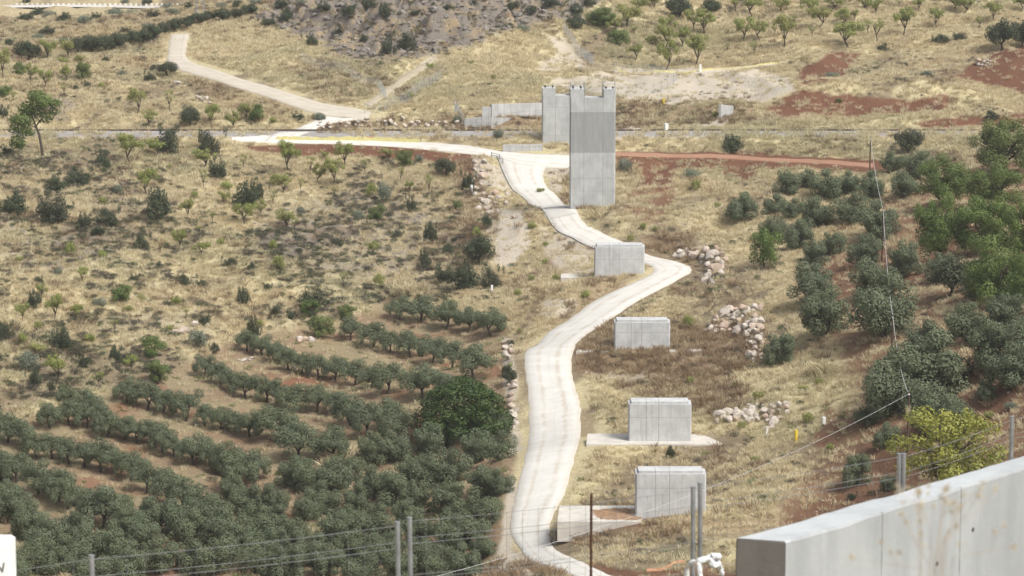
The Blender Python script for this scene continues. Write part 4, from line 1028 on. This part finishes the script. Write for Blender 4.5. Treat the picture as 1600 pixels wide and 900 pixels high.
# hillside trees and shrubs: kind, x, y of base, width, height
HILL = '''d 12 242 26 14;d 90 300 38 22;d 122 292 42 28;d 160 264 30 26;a 203 256 38 40;a 243 245 24 24;d 262 240 44 36;d 325 242 42 36;d 250 268 16 8;g 265 263 12 8;a 318 263 32 26;d 340 279 36 28;g 355 298 24 16;t 380 265 18 22;
a 230 306 30 38;y 185 303 16 14;d 248 343 46 44;g 162 318 20 12;t 318 293 18 26;g 305 310 16 14;d 20 336 50 34;d 82 350 62 44;d 132 356 28 22;d 168 352 38 26;d 155 366 25 12;d 385 326 48 38;a 292 342 22 26;a 382 350 32 28;t 331 350 14 22;t 310 368 14 18;
d 222 397 26 30;b 250 396 24 24;a 280 390 22 28;a 316 400 26 20;g 110 401 20 24;g 162 405 18 16;d 285 446 30 16;d 393 423 18 12;d 315 448 24 10;a 452 270 32 42;t 485 272 18 26;a 507 250 14 12;a 538 262 30 36;a 500 289 22 28;a 521 289 34 36;t 523 309 14 18;
t 570 271 18 20;a 606 251 22 18;n 632 263 30 28;y 655 256 16 18;k 695 277 36 32;t 627 286 14 24;t 670 303 20 30;g 581 311 22 28;y 600 315 30 40;a 440 304 32 28;t 427 321 18 22;d 404 312 22 30;a 405 338 20 22;d 642 331 22 24;n 588 346 32 28;a 446 361 32 30;
t 460 363 18 22;g 427 393 16 22;g 435 423 24 24;d 672 380 26 30;d 664 420 22 28;k 750 413 50 48;d 731 296 22 30;d 762 355 20 18;g 745 371 18 16;d 697 442 46 26;d 727 452 52 38;d 768 452 32 32;a 582 400 18 20;g 593 450 22 22;t 537 449 16 24;d 55 479 30 24;
a 85 501 26 34;a 35 501 18 24;d 5 531 26 24;g 37 538 20 20;d 95 549 38 36;g 60 551 30 18;y 45 581 42 32;a 88 596 34 36;d 55 603 24 24;d 82 611 14 12;d 180 566 22 24;n 190 471 36 26;g 222 474 18 16;y 155 481 26 16;g 200 486 18 10;g 275 479 18 20;
d 380 476 26 24;n 238 556 38 30;y 310 546 38 30;g 140 536 20 18;d 335 551 20 14;n 248 600 40 36;t 155 606 22 26;a 205 581 24 22;g 375 541 22 20;d 397 531 26 32;d 490 480 50 30;n 485 493 34 24;n 541 499 32 22;n 500 528 42 34;d 130 575 24 18;d 700 398 24 16;
d 620 372 20 12;d 530 385 18 10;n 715 330 20 18;y 560 345 22 16;d 360 415 22 12;d 420 455 24 12;d 110 330 20 12;y 470 335 18 12;g 345 385 14 14;d 60 445 22 12;y 90 430 20 12;d 250 420 16 10;d 455 500 18 14;g 60 515 16 14;
a 350 320 16 18;t 470 300 14 20;a 640 300 14 16;d 210 440 20 12;g 30 410 16 12;a 130 440 18 20;a 65 465 16 20;t 180 520 16 20;a 120 500 18 22;g 265 520 16 12;t 290 500 14 20;d 320 505 24 12;d 590 470 26 10;g 405 510 18 12;d 430 492 20 14'''
TOPL = '''l 43 96 36 34;a 75 93 22 26;a 105 93 22 28;l 122 86 32 30;l 143 84 36 32;l 165 82 34 28;l 186 77 34 28;l 206 72 32 26;l 225 68 30 24;l 241 60 28 22;l 257 54 26 20;l 273 48 26 20;l 290 44 26 18;l 306 38 26 18;l 326 34 30 18;l 350 34 30 22;l 372 28 24 16;l 390 22 28 16;a 5 122 24 40;a 50 129 20 25;a 72 138 18 25;g 100 101 20 14;a 102 128 20 22;n 130 124 28 26;a 125 106 14 18;d 165 98 14 9;n 8 151 28 16;d 118 143 14 9;d 136 138 14 10;a 215 178 26 34;t 265 173 24 30;a 235 199 26 22;k 297 200 32 36;a 331 198 28 32;a 363 203 24 24;a 385 191 24 26;n 403 190 26 26;k 262 119 30 24;d 234 129 22 16;d 5 186 22 20;g 427 193 14 12;d 465 187 20 12;y 499 188 20 12;d 420 40 34 14;d 446 34 26 20;d 530 55 22 16;d 487 72 20 16;d 568 66 14 10;d 607 84 28 26;d 635 80 32 26;d 602 26 28 20;d 576 14 30 14;d 545 20 30 12;d 505 16 30 14;d 40 32 34 12;y 75 28 30 12;d 100 34 30 14;y 130 38 28 14;d 60 22 24 10;y 180 24 34 12;d 150 30 24 10;y 205 22 24 8;d 240 24 24 8;y 270 22 26 10;d 15 70 20 10;y 60 62 22 10;d 75 56 28 14;y 100 66 20 8;d 195 50 18 8;y 230 44 18 8;d 42 4 16 10;y 195 5 14 8;d 230 5 20 9;y 262 14 20 10;d 296 12 18 8;y 345 14 24 10;d 372 10 24 10;y 400 8 24 10;d 440 10 26 12;y 470 8 26 10;n 30 118 20 20;g 60 150 18 12;t 20 160 16 18;g 160 140 16 12;t 100 150 14 18;d 240 112 16 10;y 190 120 18 10'''
TOPR = '''n 932 41 40 30;d 900 44 34 22;n 945 44 34 30;a 980 43 34 30;a 960 56 22 24;n 965 71 36 24;a 992 95 24 22;t 990 54 16 14;a 1041 109 30 40;a 1040 76 30 34;a 1043 56 28 28;a 1020 74 20 16;a 1065 76 26 28;a 1083 48 28 30;a 1101 54 34 32;a 1087 103 36 42;t 1135 56 14 10;
k 1060 30 50 38;k 1110 22 34 26;a 1175 27 34 30;a 1162 64 28 32;a 1187 63 24 26;t 1137 83 14 16;t 1178 87 22 22;a 1226 73 40 42;a 1220 21 26 22;a 1265 27 30 26;a 1280 44 36 30;a 1305 15 28 16;a 1325 74 48 36;a 1316 41 28 24;a 1334 34 14 16;a 1352 16 24 18;
a 1368 23 26 22;t 1371 67 32 36;t 1355 56 20 24;a 1412 55 32 36;t 1405 11 16 12;a 1463 45 22 28;a 1505 22 34 24;a 1490 15 30 20;a 1552 32 28 24;a 1595 19 22 22;t 1268 58 14 16;d 1380 78 24 10;d 1470 66 34 8;d 1500 62 30 8;d 830 20 26 12;d 860 10 30 14;d 800 14 26 12;d 900 22 26 16;
d 920 8 30 12;y 815 48 30 10;t 1240 40 16 18;a 1435 18 22 18;t 1530 44 18 18;t 1210 55 14 16;a 1150 18 24 20;a 1000 22 28 24;a 1020 14 26 18;d 700 14 24 8;d 740 8 24 8;d 650 22 22 8'''
MISC = '''y 978 266 32 18;y 1080 280 30 16;g 1087 298 22 18;g 1005 359 14 12;g 1025 362 12 10;g 986 378 14 12;g 1122 327 14 12;g 832 358 18 12;g 852 385 12 8;g 852 413 12 10;g 830 440 14 10;g 868 440 14 12;d 1144 237 40 24;g 915 466 16 12;g 810 463 18 12;g 812 520 12 8;d 790 585 14 12;
g 1185 625 26 18;g 1280 600 18 10;g 1255 610 20 10;g 1262 660 22 16;g 1295 706 22 16;g 1180 722 18 12;g 1175 755 16 10;d 1048 716 18 18;g 1078 600 16 12;g 1160 670 22 12;d 1330 780 20 10;y 715 192 16 12;y 778 216 24 14;g 672 108 16 12;g 640 155 14 12;g 735 100 16 8;g 770 125 12 10;
g 1117 184 14 10;g 940 160 12 10;y 1300 120 26 8;y 1450 118 22 8;d 1550 186 24 14;y 500 188 20 10;g 797 575 12 10;k 795 600 22 30;g 1075 512 24 20;d 800 540 10 8;g 845 300 14 8;n 1310 160 10 6;g 1545 655 22 14;y 1580 640 26 12;g 1150 605 14 10'''
KM = dict(d='dark', a='almond', t='thin', g='gshrub', y='grey', n='green', k='dround', b='dry', l='dround')
AD = dict(d='dark green rounded shrub', a='bright green almond', t='sparse young almond', g='small light green shrub', y='grey-green feathery shrub', n='mid green leafy tree', k='dense dark green tree', b='dry tan leafless-looking tree', l='dark green tree')
def group_plant(txt, where, bnds, grp):
    items = []
    for t in txt.replace('\n', '').split(';'):
        k, x, y, w_, h_ = t.split(); items.append((k, float(x), float(y), float(w_), float(h_)))
    cells = {}
    for it in items:
        bi = sum(it[2] > q[0] for q in bnds); bi = min(bi, len(bnds)-1); cells.setdefault((it[0], bi), []).append(it)
    for (k, bi), lst in cells.items():
        for i, (k, x, y, w_, h_) in enumerate(sorted(lst, key=lambda q: q[1])):
            n_ = len(lst); pos = ('only one' if n_ == 1 else ordn(i)+' from left')
            plant(KM[k], x, y, w_, '%s %s, %s' % (AD[k], bnds[bi][1], pos), grp, hpx=h_)
group_plant(HILL, '', [(275, 'on the left slope just below the red bank'), (330, 'on the upper left slope'), (385, 'across the middle left slope'), (450, 'on the rocky left slope'), (520, 'low on the left slope'), (999, 'just above the olive grove')], 'trees and shrubs scattered over the left slope')
group_plant(TOPL, '', [(30, 'near the far white-edged road'), (60, 'behind the top bend of the dirt track'), (100, 'in the far left treeline'), (150, 'on the upper left hillside'), (999, 'just above the railway at left')], 'trees and shrubs on the upper left hillside')
group_plant(TOPR, '', [(25, 'along the top edge of the pale far hill'), (50, 'in the upper tier of the far right hill'), (80, 'in the middle tier of the far right hill'), (999, 'at the foot of the far right hill')], 'almond trees and shrubs on the far right hill')
group_plant(MISC, '', [(200, 'behind the railway'), (300, 'below the railway near the tall pier'), (400, 'by the upper white track'), (480, 'near the sharp bend'), (640, 'beside the straight white track'), (999, 'near the lower squat piers')], 'shrubs around the piers and the white track')
# leaning big tree at the far left
o = plant('almond', 57, 243, 66, 'tall dark leaning tree with a bare forked trunk at the left border', hpx=84)
rng = np.random.default_rng(21); b = MB(); b.tube([(.12, 0, -.1), (.1, 0, .15), (.06, .0, .40), (-.02, 0, .62), (-.1, 0, .9)], [.034, .027, .023, .017, .008], 7)
b.tube([(.06, 0, .4), (.0, .05, .52), (-.22, .1, .62)], [.017, .012, .006], 5); b.tube([(.0, 0, .55), (.15, 0, .75), (.22, .0, .95)], [.014, .011, .005], 5)
tm = b.mesh('trunk'); tm.materials.append(BARK)
lo = [(-.25, 0, .62, .2, .2, .12), (-.1, .1, .9, .2, .2, .14), (.15, -.05, 1.0, .2, .2, .14), (.25, .05, .8, .15, .15, .12), (-.35, 0, .45, .14, .14, .12), (0, 0, 1.12, .15, .15, .1), (.38, 0, .95, .1, .1, .07), (-.3, 0, .25, .13, .13, .13), (-.1, 0, .42, .1, .1, .08)]
lo = [(a_[0]+rng.normal()*.05, a_[1], a_[2]+rng.normal()*.04, *(q_*f_ for q_ in a_[3:])) for a_ in lo for f_ in (1.25, .8)]
lm = leafmesh('crown', rng, lo, 6500, .04, .022, GRN, shell=.15)
for c in o.children: c.data = tm if c.name.startswith('trunk') else lm
o.rotation_euler = (0, 0, 0); o.scale = (o.scale[0], o.scale[0], o.scale[0]*.95)

# ------------------------------------------------------------------ rocks
def rockmat(name, a, c, d):
    m, nt, b = newmat(name); g = NT(nt); p = g.n('ShaderNodeNewGeometry').outputs['Position']; oi = g.n('ShaderNodeObjectInfo').outputs['Random']
    n1 = g.noise(p, 1.6, 5, .65); n2 = g.noise(p, 7, 4, .7)
    base = g.mix(g.ramp(n1, .35, .65), a, c); base = g.mix(g.m('MULTIPLY', g.ramp(oi, .55, 1), .7), base, d); base = g.mix(g.m('MULTIPLY', g.ramp(n2, .45, .75), .35), base, tuple(x*.5 for x in a))
    g.l(base, b.inputs['Base Color']); b.inputs['Roughness'].default_value = .95; g.bump(b, n2, .6, .06); return m
LIME = rockmat('limestone', (.33, .29, .25), (.54, .49, .43), (.42, .29, .21)); GREYR = rockmat('grey_rock', (.12, .105, .09), (.27, .25, .225), (.20, .155, .13))
def rockmesh(name, seed, mat, flat=.75, sub=2):
    import bmesh
    r = random.Random(seed); bm = bmesh.new(); bmesh.ops.create_icosphere(bm, subdivisions=sub, radius=.5)
    pl_ = [(Vector((r.gauss(0, 1), r.gauss(0, 1), r.gauss(0, 1))).normalized(), r.uniform(.26, .42)) for _ in range(11)]
    for v in bm.verts:
        for nrm, d in pl_:
            e_ = v.co.dot(nrm)-d
            if e_ > 0: v.co -= nrm*e_
        v.co.z *= flat; v.co.x *= 1.15
    me = bpy.data.meshes.new(name); bm.to_mesh(me); bm.free(); me.materials.append(mat); return me
BO = [rockmesh('boulder', i, LIME) for i in range(7)]
def boulders(pxpts, layers, size, label, grp, jit=1.0, step=.8):
    q = [gp(*p) for p in pxpts]; q = np.array(q)[:, :2]; seg = np.linalg.norm(np.diff(q, axis=0), axis=1); T = seg.sum()
    for L_ in range(layers):
        s = random.random()*size*.5
        while s < T:
            k = 0; t = s
            while k < len(seg)-1 and t > seg[k]: t -= seg[k]; k += 1
            p = q[k]+(q[k+1]-q[k])*min(1, t/seg[k]); sz = size*random.uniform(.7, 1.35)
            x = p[0]+random.gauss(0, .16)*jit; y = p[1]+random.gauss(0, .2)*jit+L_*.28
            z = float(Hg(x, y))+(L_+.38)*size*.62
            o = bpy.data.objects.new('boulder', random.choice(BO)); COL.objects.link(o); o.location = (x, y, z)
            o.rotation_euler = (random.uniform(-.5, .5), random.uniform(-.5, .5), random.random()*6.28); o.scale = (sz, sz, sz)
            tag(o, label, 'boulder', grp); s += sz*step
def pile(poly, n, sz, label, grp):
    q = np.array(poly, float); got = []; tries = 0
    while len(got) < n and tries < 6000:
        tries += 1; x = random.uniform(q[:, 0].min(), q[:, 0].max()); y = random.uniform(q[:, 1].min(), q[:, 1].max())
        if inpoly(np.array([x]), np.array([y]), poly)[0] < 0: continue
        if any(abs(x-a)*.8 < sz*7 and abs(y-b_)*1.1 < sz*7 and math.hypot((x-a)*.8, (y-b_)*1.15) < sz*7 for a, b_ in got): continue
        got.append((x, y))
    for x, y in got:
        g0 = gp(x, y+sz*4); s = sz*random.choice((.75, .95, 1.1, 1.3, 1.6))*random.uniform(.9, 1.1)
        o = bpy.data.objects.new('boulder', random.choice(BO)); COL.objects.link(o); o.location = (g0[0], g0[1], g0[2]+s*.14)
        o.rotation_euler = (random.uniform(-.6, .6), random.uniform(-.6, .6), random.random()*6.28); o.scale = (s*1.1, s, s*1.1)
        tag(o, label, 'boulder', grp)
pile([(1055,396),(1065,386),(1130,384),(1134,402),(1128,425),(1112,442),(1098,440),(1104,415),(1098,400),(1070,400)], 34, 1.15, 'pale limestone boulder in the pile right of the sharp bend', 'boulders piled right of the sharp bend')
pile([(1098,514),(1112,497),(1132,483),(1160,476),(1187,478),(1188,505),(1194,560),(1168,563),(1160,525),(1150,514),(1120,516)], 60, 1.0, 'pale limestone boulder in the tall stacked pile right of the third squat pier', 'boulders stacked right of the third squat pier')
pile([(1114,656),(1117,642),(1150,634),(1232,628),(1234,642),(1212,664),(1196,686),(1190,676),(1205,655),(1160,656)], 38, .95, 'pale limestone boulder in the low pile right of the second squat pier', 'boulders in the low pile right of the second squat pier')
pile([(741,250),(758,248),(756,285),(775,300),(798,300),(795,316),(765,322),(770,345),(752,340),(738,300)], 44, 1.15, 'tan boulder in the rough wall left of the upper white track', 'boulders in the rough wall left of the upper track')
pile([(786,530),(799,530),(804,600),(806,700),(798,700),(794,600)], 26, .8, 'pale boulder in the row between the olive grove and the white track', 'boulders between the grove and the white track')
boulders([(502,200),(530,200),(560,198),(600,197),(640,198),(690,199),(716,200)], 2, 1.0, 'rough boulder in the bank wall just behind the railway', 'boulders in the bank behind the railway', 1.6, 1.6)
boulders([(275,524),(290,518),(305,511)], 1, 1.5, 'grey boulder on the lower left slope above the grove', 'grey boulders above the olive grove', 1.5)
boulders([(372,566),(386,563),(400,560)], 1, .6, 'small pale stone at the upper corner of the olive grove', 'small pale stones at the grove corner', 1)
boulders([(463,535),(486,530)], 1, .9, 'pale stone beside the top left of the olive grove', 'pale stones beside the top left of the grove', 1.2)
boulders([(270,130),(282,131)], 1, .9, 'white stone on the slope below the dirt track', 'white stones below the dirt track', 1.8)
boulders([(308,158),(325,162)], 2, .9, 'white stone in the heap below the lower dirt track', 'white stones in the heap below the dirt track', 1.8)
boulders([(1525,100),(1545,104)], 2, .8, 'pale stone in the heap on the red earth at upper right', 'pale stones on the upper right red earth', 2)
# white blocks edging the far road
for i in range(33):
    x = 26+i*8.1; y = 8
    g0 = gp(x, y+.5); b = None
    o = bpy.data.objects.new('edge_block', BO[0]); 
    if i == 0:
        bb = MB(); bb.box((-.42, -.25, -.2), (.42, .25, .62), .12); bb.box((-.3, -.18, .622), (.3, .18, .72), .1); EB = bb.mesh('edge_block'); EB.materials.append(simple('whitewash', (.70, .69, .66), .8))
    o.data = EB; COL.objects.link(o); o.location = g0; o.scale = (.72,)*3; tag(o, 'white block in the line edging the far road at top left', 'edge block', 'white blocks edging the far road')
# burnt brush heaps
# ------------------------------------------------------------------ ground cover (nobody could count it)
def grassclump(name, rng, n, h, spread, w_, mat, lean=.5, curl=.3):
    a = rng.random(n)*6.283; r = spread*rng.random(n)**.6*.5; base = np.column_stack([r*np.cos(a), r*np.sin(a), np.full(n, -.06)])
    dirn = np.column_stack([np.cos(a)*lean*rng.random(n), np.sin(a)*lean*rng.random(n), np.ones(n)])+rng.normal(size=(n, 3))*.18
    dirn /= np.linalg.norm(dirn, axis=1)[:, None]; hh_ = h*(.5+.7*rng.random(n))[:, None]
    side = np.cross(dirn, rng.normal(size=(n, 3))); side /= np.linalg.norm(side, axis=1)[:, None]
    mid = base+dirn*hh_*.55; tip = base+dirn*hh_+np.column_stack([np.cos(a), np.sin(a), -np.ones(n)*.4])*hh_*curl
    v = np.stack([base-side*w_, base+side*w_, mid+side*w_*.9, mid-side*w_*.9, tip+side*w_*.45, tip-side*w_*.45], 1).reshape(-1, 3)
    k = np.arange(n)[:, None]*6; f = np.vstack([k+[0, 1, 2, 3], k+[3, 2, 4, 5]])
    me = mesh_np(name, v, f); t = rng.random(n); at = me.attributes.new('tint', 'FLOAT', 'FACE'); at.data.foreach_set('value', np.concatenate([t, t]).astype(np.float32))
    me.materials.append(mat); return me
def cover_mat(name, c1, c2, c3):
    m, nt, b = newmat(name); g = NT(nt); at = g.n('ShaderNodeAttribute', attribute_name='tint').outputs['Fac']
    p = g.n('ShaderNodeNewGeometry').outputs['Position']; oi = g.n('ShaderNodeObjectInfo').outputs['Random']
    base = g.mix(at, c1, c2); base = g.mix(g.m('MULTIPLY', g.ramp(g.noise(p, .09, 4), .45, .62), .75), base, c3); base = g.mix(g.m('MULTIPLY', oi, .35), base, c1)
    base = g.mix(g.m('MULTIPLY', g.ramp(g.noise(p, .022, 3), .50, .62), .4), base, (c1[0]*.72, c1[1]*.86, c1[2]*.82))
    g.l(base, b.inputs['Base Color']); tr = g.n('ShaderNodeBsdfTranslucent'); g.l(base, tr.inputs[0]); mx = g.n('ShaderNodeMixShader'); mx.inputs[0].default_value = .25
    g.l(b.outputs[0], mx.inputs[1]); g.l(tr.outputs[0], mx.inputs[2]); out = [n for n in nt.nodes if n.type == 'OUTPUT_MATERIAL'][0]; g.l(mx.outputs[0], out.inputs[0]); return m
STRAW = cover_mat('dry_grass', (.46, .385, .24), (.78, .70, .49), (.56, .46, .29))
BRN = cover_mat('brown_weed', (.19, .135, .085), (.40, .30, .19), (.29, .205, .125))
THN = cover_mat('thorn', (.070, .064, .048), (.165, .145, .11), (.13, .125, .07))
GSC = cover_mat('green_scrub', (.055, .070, .032), (.14, .165, .085), (.11, .115, .06))
HRB = cover_mat('herb', (.13, .16, .06), (.27, .29, .12), (.18, .19, .09))
def protocol(name, meshes):
    c = bpy.data.collections.new(name)
    for i, me in enumerate(meshes): o = bpy.data.objects.new('%s_%02d' % (name, i), me); c.objects.link(o)
    return c
def scatter(name, coll, xyz, scale, label=None):
    me = bpy.data.meshes.new(name); n = len(xyz); me.vertices.add(n); me.vertices.foreach_set('co', xyz.astype(np.float32).ravel())
    a = me.attributes.new('sc', 'FLOAT_VECTOR', 'POINT'); a.data.foreach_set('vector', scale.astype(np.float32).ravel())
    a = me.attributes.new('rot', 'FLOAT_VECTOR', 'POINT'); rt = np.zeros((n, 3), np.float32); rt[:, 2] = RNG.random(n)*6.283; rt[:, :2] = RNG.normal(size=(n, 2))*.12
    a.data.foreach_set('vector', rt.ravel())
    o = bpy.data.objects.new(name, me); COL.objects.link(o); o['kind'] = 'stuff'
    ng = bpy.data.node_groups.new(name, 'GeometryNodeTree')
    ng.interface.new_socket('Geometry', in_out='INPUT', socket_type='NodeSocketGeometry'); ng.interface.new_socket('Geometry', in_out='OUTPUT', socket_type='NodeSocketGeometry')
    gi = ng.nodes.new('NodeGroupInput'); go = ng.nodes.new('NodeGroupOutput'); ci = ng.nodes.new('GeometryNodeCollectionInfo'); ip = ng.nodes.new('GeometryNodeInstanceOnPoints')
    ci.inputs['Collection'].default_value = coll; ci.inputs['Separate Children'].default_value = True; ci.inputs['Reset Children'].default_value = True
    ip.inputs['Pick Instance'].default_value = True
    l = ng.links.new; l(gi.outputs[0], ip.inputs['Points']); l(ci.outputs[0], ip.inputs['Instance'])
    for nm, so in (('sc', 'Scale'), ('rot', 'Rotation')):
        na = ng.nodes.new('GeometryNodeInputNamedAttribute'); na.data_type = 'FLOAT_VECTOR'; na.inputs['Name'].default_value = nm; l(na.outputs[0], ip.inputs[so])
    l(ip.outputs[0], go.inputs[0]); md = o.modifiers.new('scatter', 'NODES'); md.node_group = ng
    return o
# candidate points over everything the picture can see and a margin beside it
def cand(n, y0=288, y1=760, pw=1.6):
    t = RNG.random(n); y = (y0**pw+(y1**pw-y0**pw)*t)**(1/pw); x = (RNG.random(n)*2-1)*(.185*y+3); return x, y
def keep(x, y, road=.25, rail=1.75):
    z = Hg(x, y); rd = roaddist(x, y); ok = (rd > road) & (np.abs(y-RAILY) > rail)
    for (X, Y, Z, W, t, H) in pier_pos: ok &= ~((np.abs(x-X) < W/2+.15) & (y > Y-.2) & (y < Y+t+.2))
    for d in (d_t, d_b): ok &= ~((np.abs(x-d['X']) < d['W']/2+.15) & (y > d['Y']-.2) & (y < d['Y']+3.4))
    px, py = proj(x, y, z)
    ok &= inpoly(px, py, [(870,806),(1000,806),(1000,831),(870,831)]) < 0
    ok &= inpoly(px, py, [(914,682),(1148,682),(1150,699),(912,699)]) < 0
    x, y, z, px, py = x[ok], y[ok], z[ok], px[ok], py[ok]
    return x, y, z, px, py, zones(x, y, z), roaddist(x, y)
def sc3(s, zs=(.8, 1.3)): k = len(s); return np.column_stack([s*RNG.uniform(.8, 1.2, k), s*RNG.uniform(.8, 1.2, k), s*RNG.uniform(*zs, k)])
rg = np.random.default_rng(77)
C_STR = protocol('straw_clump', [grassclump('s', rg, 34, .62, 1.0, .022, STRAW, .5, .25) for _ in range(5)])
C_BRN = protocol('brown_clump', [grassclump('b', rg, 55, .8, 1.1, .020, BRN, .9, .15) for _ in range(5)])
C_HRB = protocol('herb_clump', [grassclump('h', rg, 40, .45, .9, .028, HRB, .8, .2) for _ in range(3)])
def thornm(rng):
    lo = lobeset(rng, 6, .30, .22, .08, .17, .8, .05); me = leafmesh('t', rng, lo, 420, .075, .022, THN if rng.random() < .62 else GSC, zmin=-.1, shell=.2); return me
C_THN = protocol('thorn_clump', [thornm(rg) for _ in range(8)])
C_RKG = protocol('grey_stone', [rockmesh('r', 50+i, GREYR, .6, 1) for i in range(5)])
C_RKL = protocol('pale_stone', [rockmesh('r', 70+i, LIME, .6, 1) for i in range(5)])
# straw
x, y, z, px, py, Z, rd = keep(*cand(170000), road=-.25, rail=.95)
patch = 1-streak(x, y); base = np.minimum(.85, .66*sstep(.38, .50, patch)+.14+.5*Z['gold'])
dn = base*(1-.93*Z['red'])*(1-.95*Z['pale'])*(1-.9*Z['rock'])*(1-.93*Z['soil'])*(1-.75*Z['brown'])*(1-.6*Z['rail'])+.015
m_ = RNG.random(len(x)) < dn*1.5; s = (.75+.5*RNG.random(m_.sum()))*(.85+.25*sstep(350, 600, y[m_]))*(.35+.65*sstep(-.2, 1.6, rd[m_]))
ex = []
for (cx, cy, rx, ry, n_) in ((535,722,22,10,30),(600,702,10,6,10),(768,430,8,10,12),(28,868,10,8,12),(640,455,40,6,30),(1280,580,22,8,22),(1120,300,18,10,20)):
    for _ in range(n_): ex.append(hit(RNG.normal(cx, rx*.5), RNG.normal(cy, ry*.5), Hg)[0])
ex = np.array(ex); XYZ = np.vstack([np.column_stack([x, y, z])[m_], ex]); s = np.concatenate([s, 1.6+.8*RNG.random(len(ex))])
scatter('dry_grass', C_STR, XYZ, sc3(s)); print('straw', m_.sum())
# brown
x, y, z, px, py, Z, rd = keep(*cand(70000), road=.5)
patch = fbm(x+y*.3, y*.5, 9, 4, 2.6); dn = (1-.7*Z['gold'])*(.03+.35*sstep(.55, .68, patch))*(1-.97*Z['red'])*(1-.95*Z['pale'])*(1-.9*Z['soil'])*(1-.6*Z['rock'])*(1-Z['rail']); dn = np.maximum(dn, .95*Z['brown'])
m_ = RNG.random(len(x)) < dn; scatter('brown_weeds', C_BRN, np.column_stack([x, y, z])[m_], sc3(.7+.7*RNG.random(m_.sum()), (.6, 1.2))); print('brown', m_.sum())
# thorn scrub on the left slope, on the outcrop and here and there
x, y, z, px, py, Z, rd = keep(*cand(60000), road=1.0)
patch = streak(x, y)*.6+fbm(x, y, 9, 3, 9.6)*.4; lefts = sstep(830, 740, px)*sstep(215, 260, py)
dn = (1-.85*Z['gold'])*(.05+1.1*sstep(.46, .59, patch)*(lefts+.35*(py < 200)+.12))*(1-.9*Z['pale'])*(1-.95*Z['soil'])*(1-.97*Z['red'])*(1-Z['rail'])+.5*Z['rock']
m_ = RNG.random(len(x)) < dn; scatter('thorn_scrub', C_THN, np.column_stack([x, y, z])[m_], sc3(.7+(1.6+.5*lefts[m_])*RNG.random(m_.sum())**(2.4-1.1*lefts[m_]), (.6, 1.0))); print('thorn', m_.sum())
# herbs
x, y, z, px, py, Z, rd = keep(*cand(30000), road=.5)
patch = fbm(x, y, 7, 3, 4.6); dn = (1-.7*Z['gold'])*(.05+.4*sstep(.56, .68, patch))*(1-.9*Z['pale'])*(1-.95*Z['red'])*(1-Z['rail'])*(1-.2*Z['soil'])+.12*Z['soil']; dn = np.maximum(dn, .6*Z['green'])
m_ = RNG.random(len(x)) < dn*.8; scatter('low_herbs', C_HRB, np.column_stack([x, y, z])[m_], sc3(.5+.7*RNG.random(m_.sum()), (.6, 1.2))); print('herbs', m_.sum())
# stones
x, y, z, px, py, Z, rd = keep(*cand(40000), road=.2)
patch = fbm(x+y*.5, y*.8, 8, 4, 12.6); lefts = sstep(830, 740, px)*sstep(215, 260, py)
dn = .02+.22*sstep(.5, .62, patch)*lefts+.8*Z['rock']; dn = dn*(1-.8*Z['soil'])
m_ = RNG.random(len(x)) < dn; big = 1+1.8*Z['rock'][m_]*(py[m_] < 110)
scatter('grey_rubble', C_RKG, np.column_stack([x, y, z])[m_], sc3((.25+.8*RNG.random(m_.sum())**3)*big, (.6, 1.3))); print('grey', m_.sum())
x, y, z, px, py, Z, rd = keep(*cand(45000), road=.1)
scree = sstep(0, 10, inpoly(px, py, [(775,330),(832,340),(825,385),(798,428),(772,415)])); edge = (rd < 1.2)*.18
dn = .012+.10*Z['red']+.08*Z['pale']+.04*Z['soil']+edge*(px < 1200)*(py > 240)+.9*scree+.3*(inpoly(px, py, [(770,740),(800,740),(795,860),(840,890),(760,900)]) > 0)+.25*(inpoly(px, py, [(1100,800),(1300,760),(1330,800),(1150,860)]) > 0)
m_ = RNG.random(len(x)) < dn; scatter('pale_rubble', C_RKL, np.column_stack([x, y, z])[m_], sc3(.16+.45*RNG.random(m_.sum())**3+.25*scree[m_], (.6, 1.3))); print('pale', m_.sum())

# ------------------------------------------------------------------ the air
hz_m = bpy.data.materials.new('haze'); hz_m.use_nodes = True; nt_ = hz_m.node_tree; nt_.nodes.clear()
o_ = nt_.nodes.new('ShaderNodeOutputMaterial'); v_ = nt_.nodes.new('ShaderNodeVolumePrincipled'); nt_.links.new(v_.outputs[0], o_.inputs['Volume'])
v_.inputs['Color'].default_value = (.93, .95, 1.0, 1); v_.inputs['Density'].default_value = .00007; v_.inputs['Anisotropy'].default_value = 0.0
b = MB(); b.box((-2300, -60, float(ZZ.min())-1.5), (2300, float(yy[-1])+20, max(float(ZZ.max())+3, 6)))
hz_o = b.build('haze', hz_m); tag(hz_o, kind='stuff')
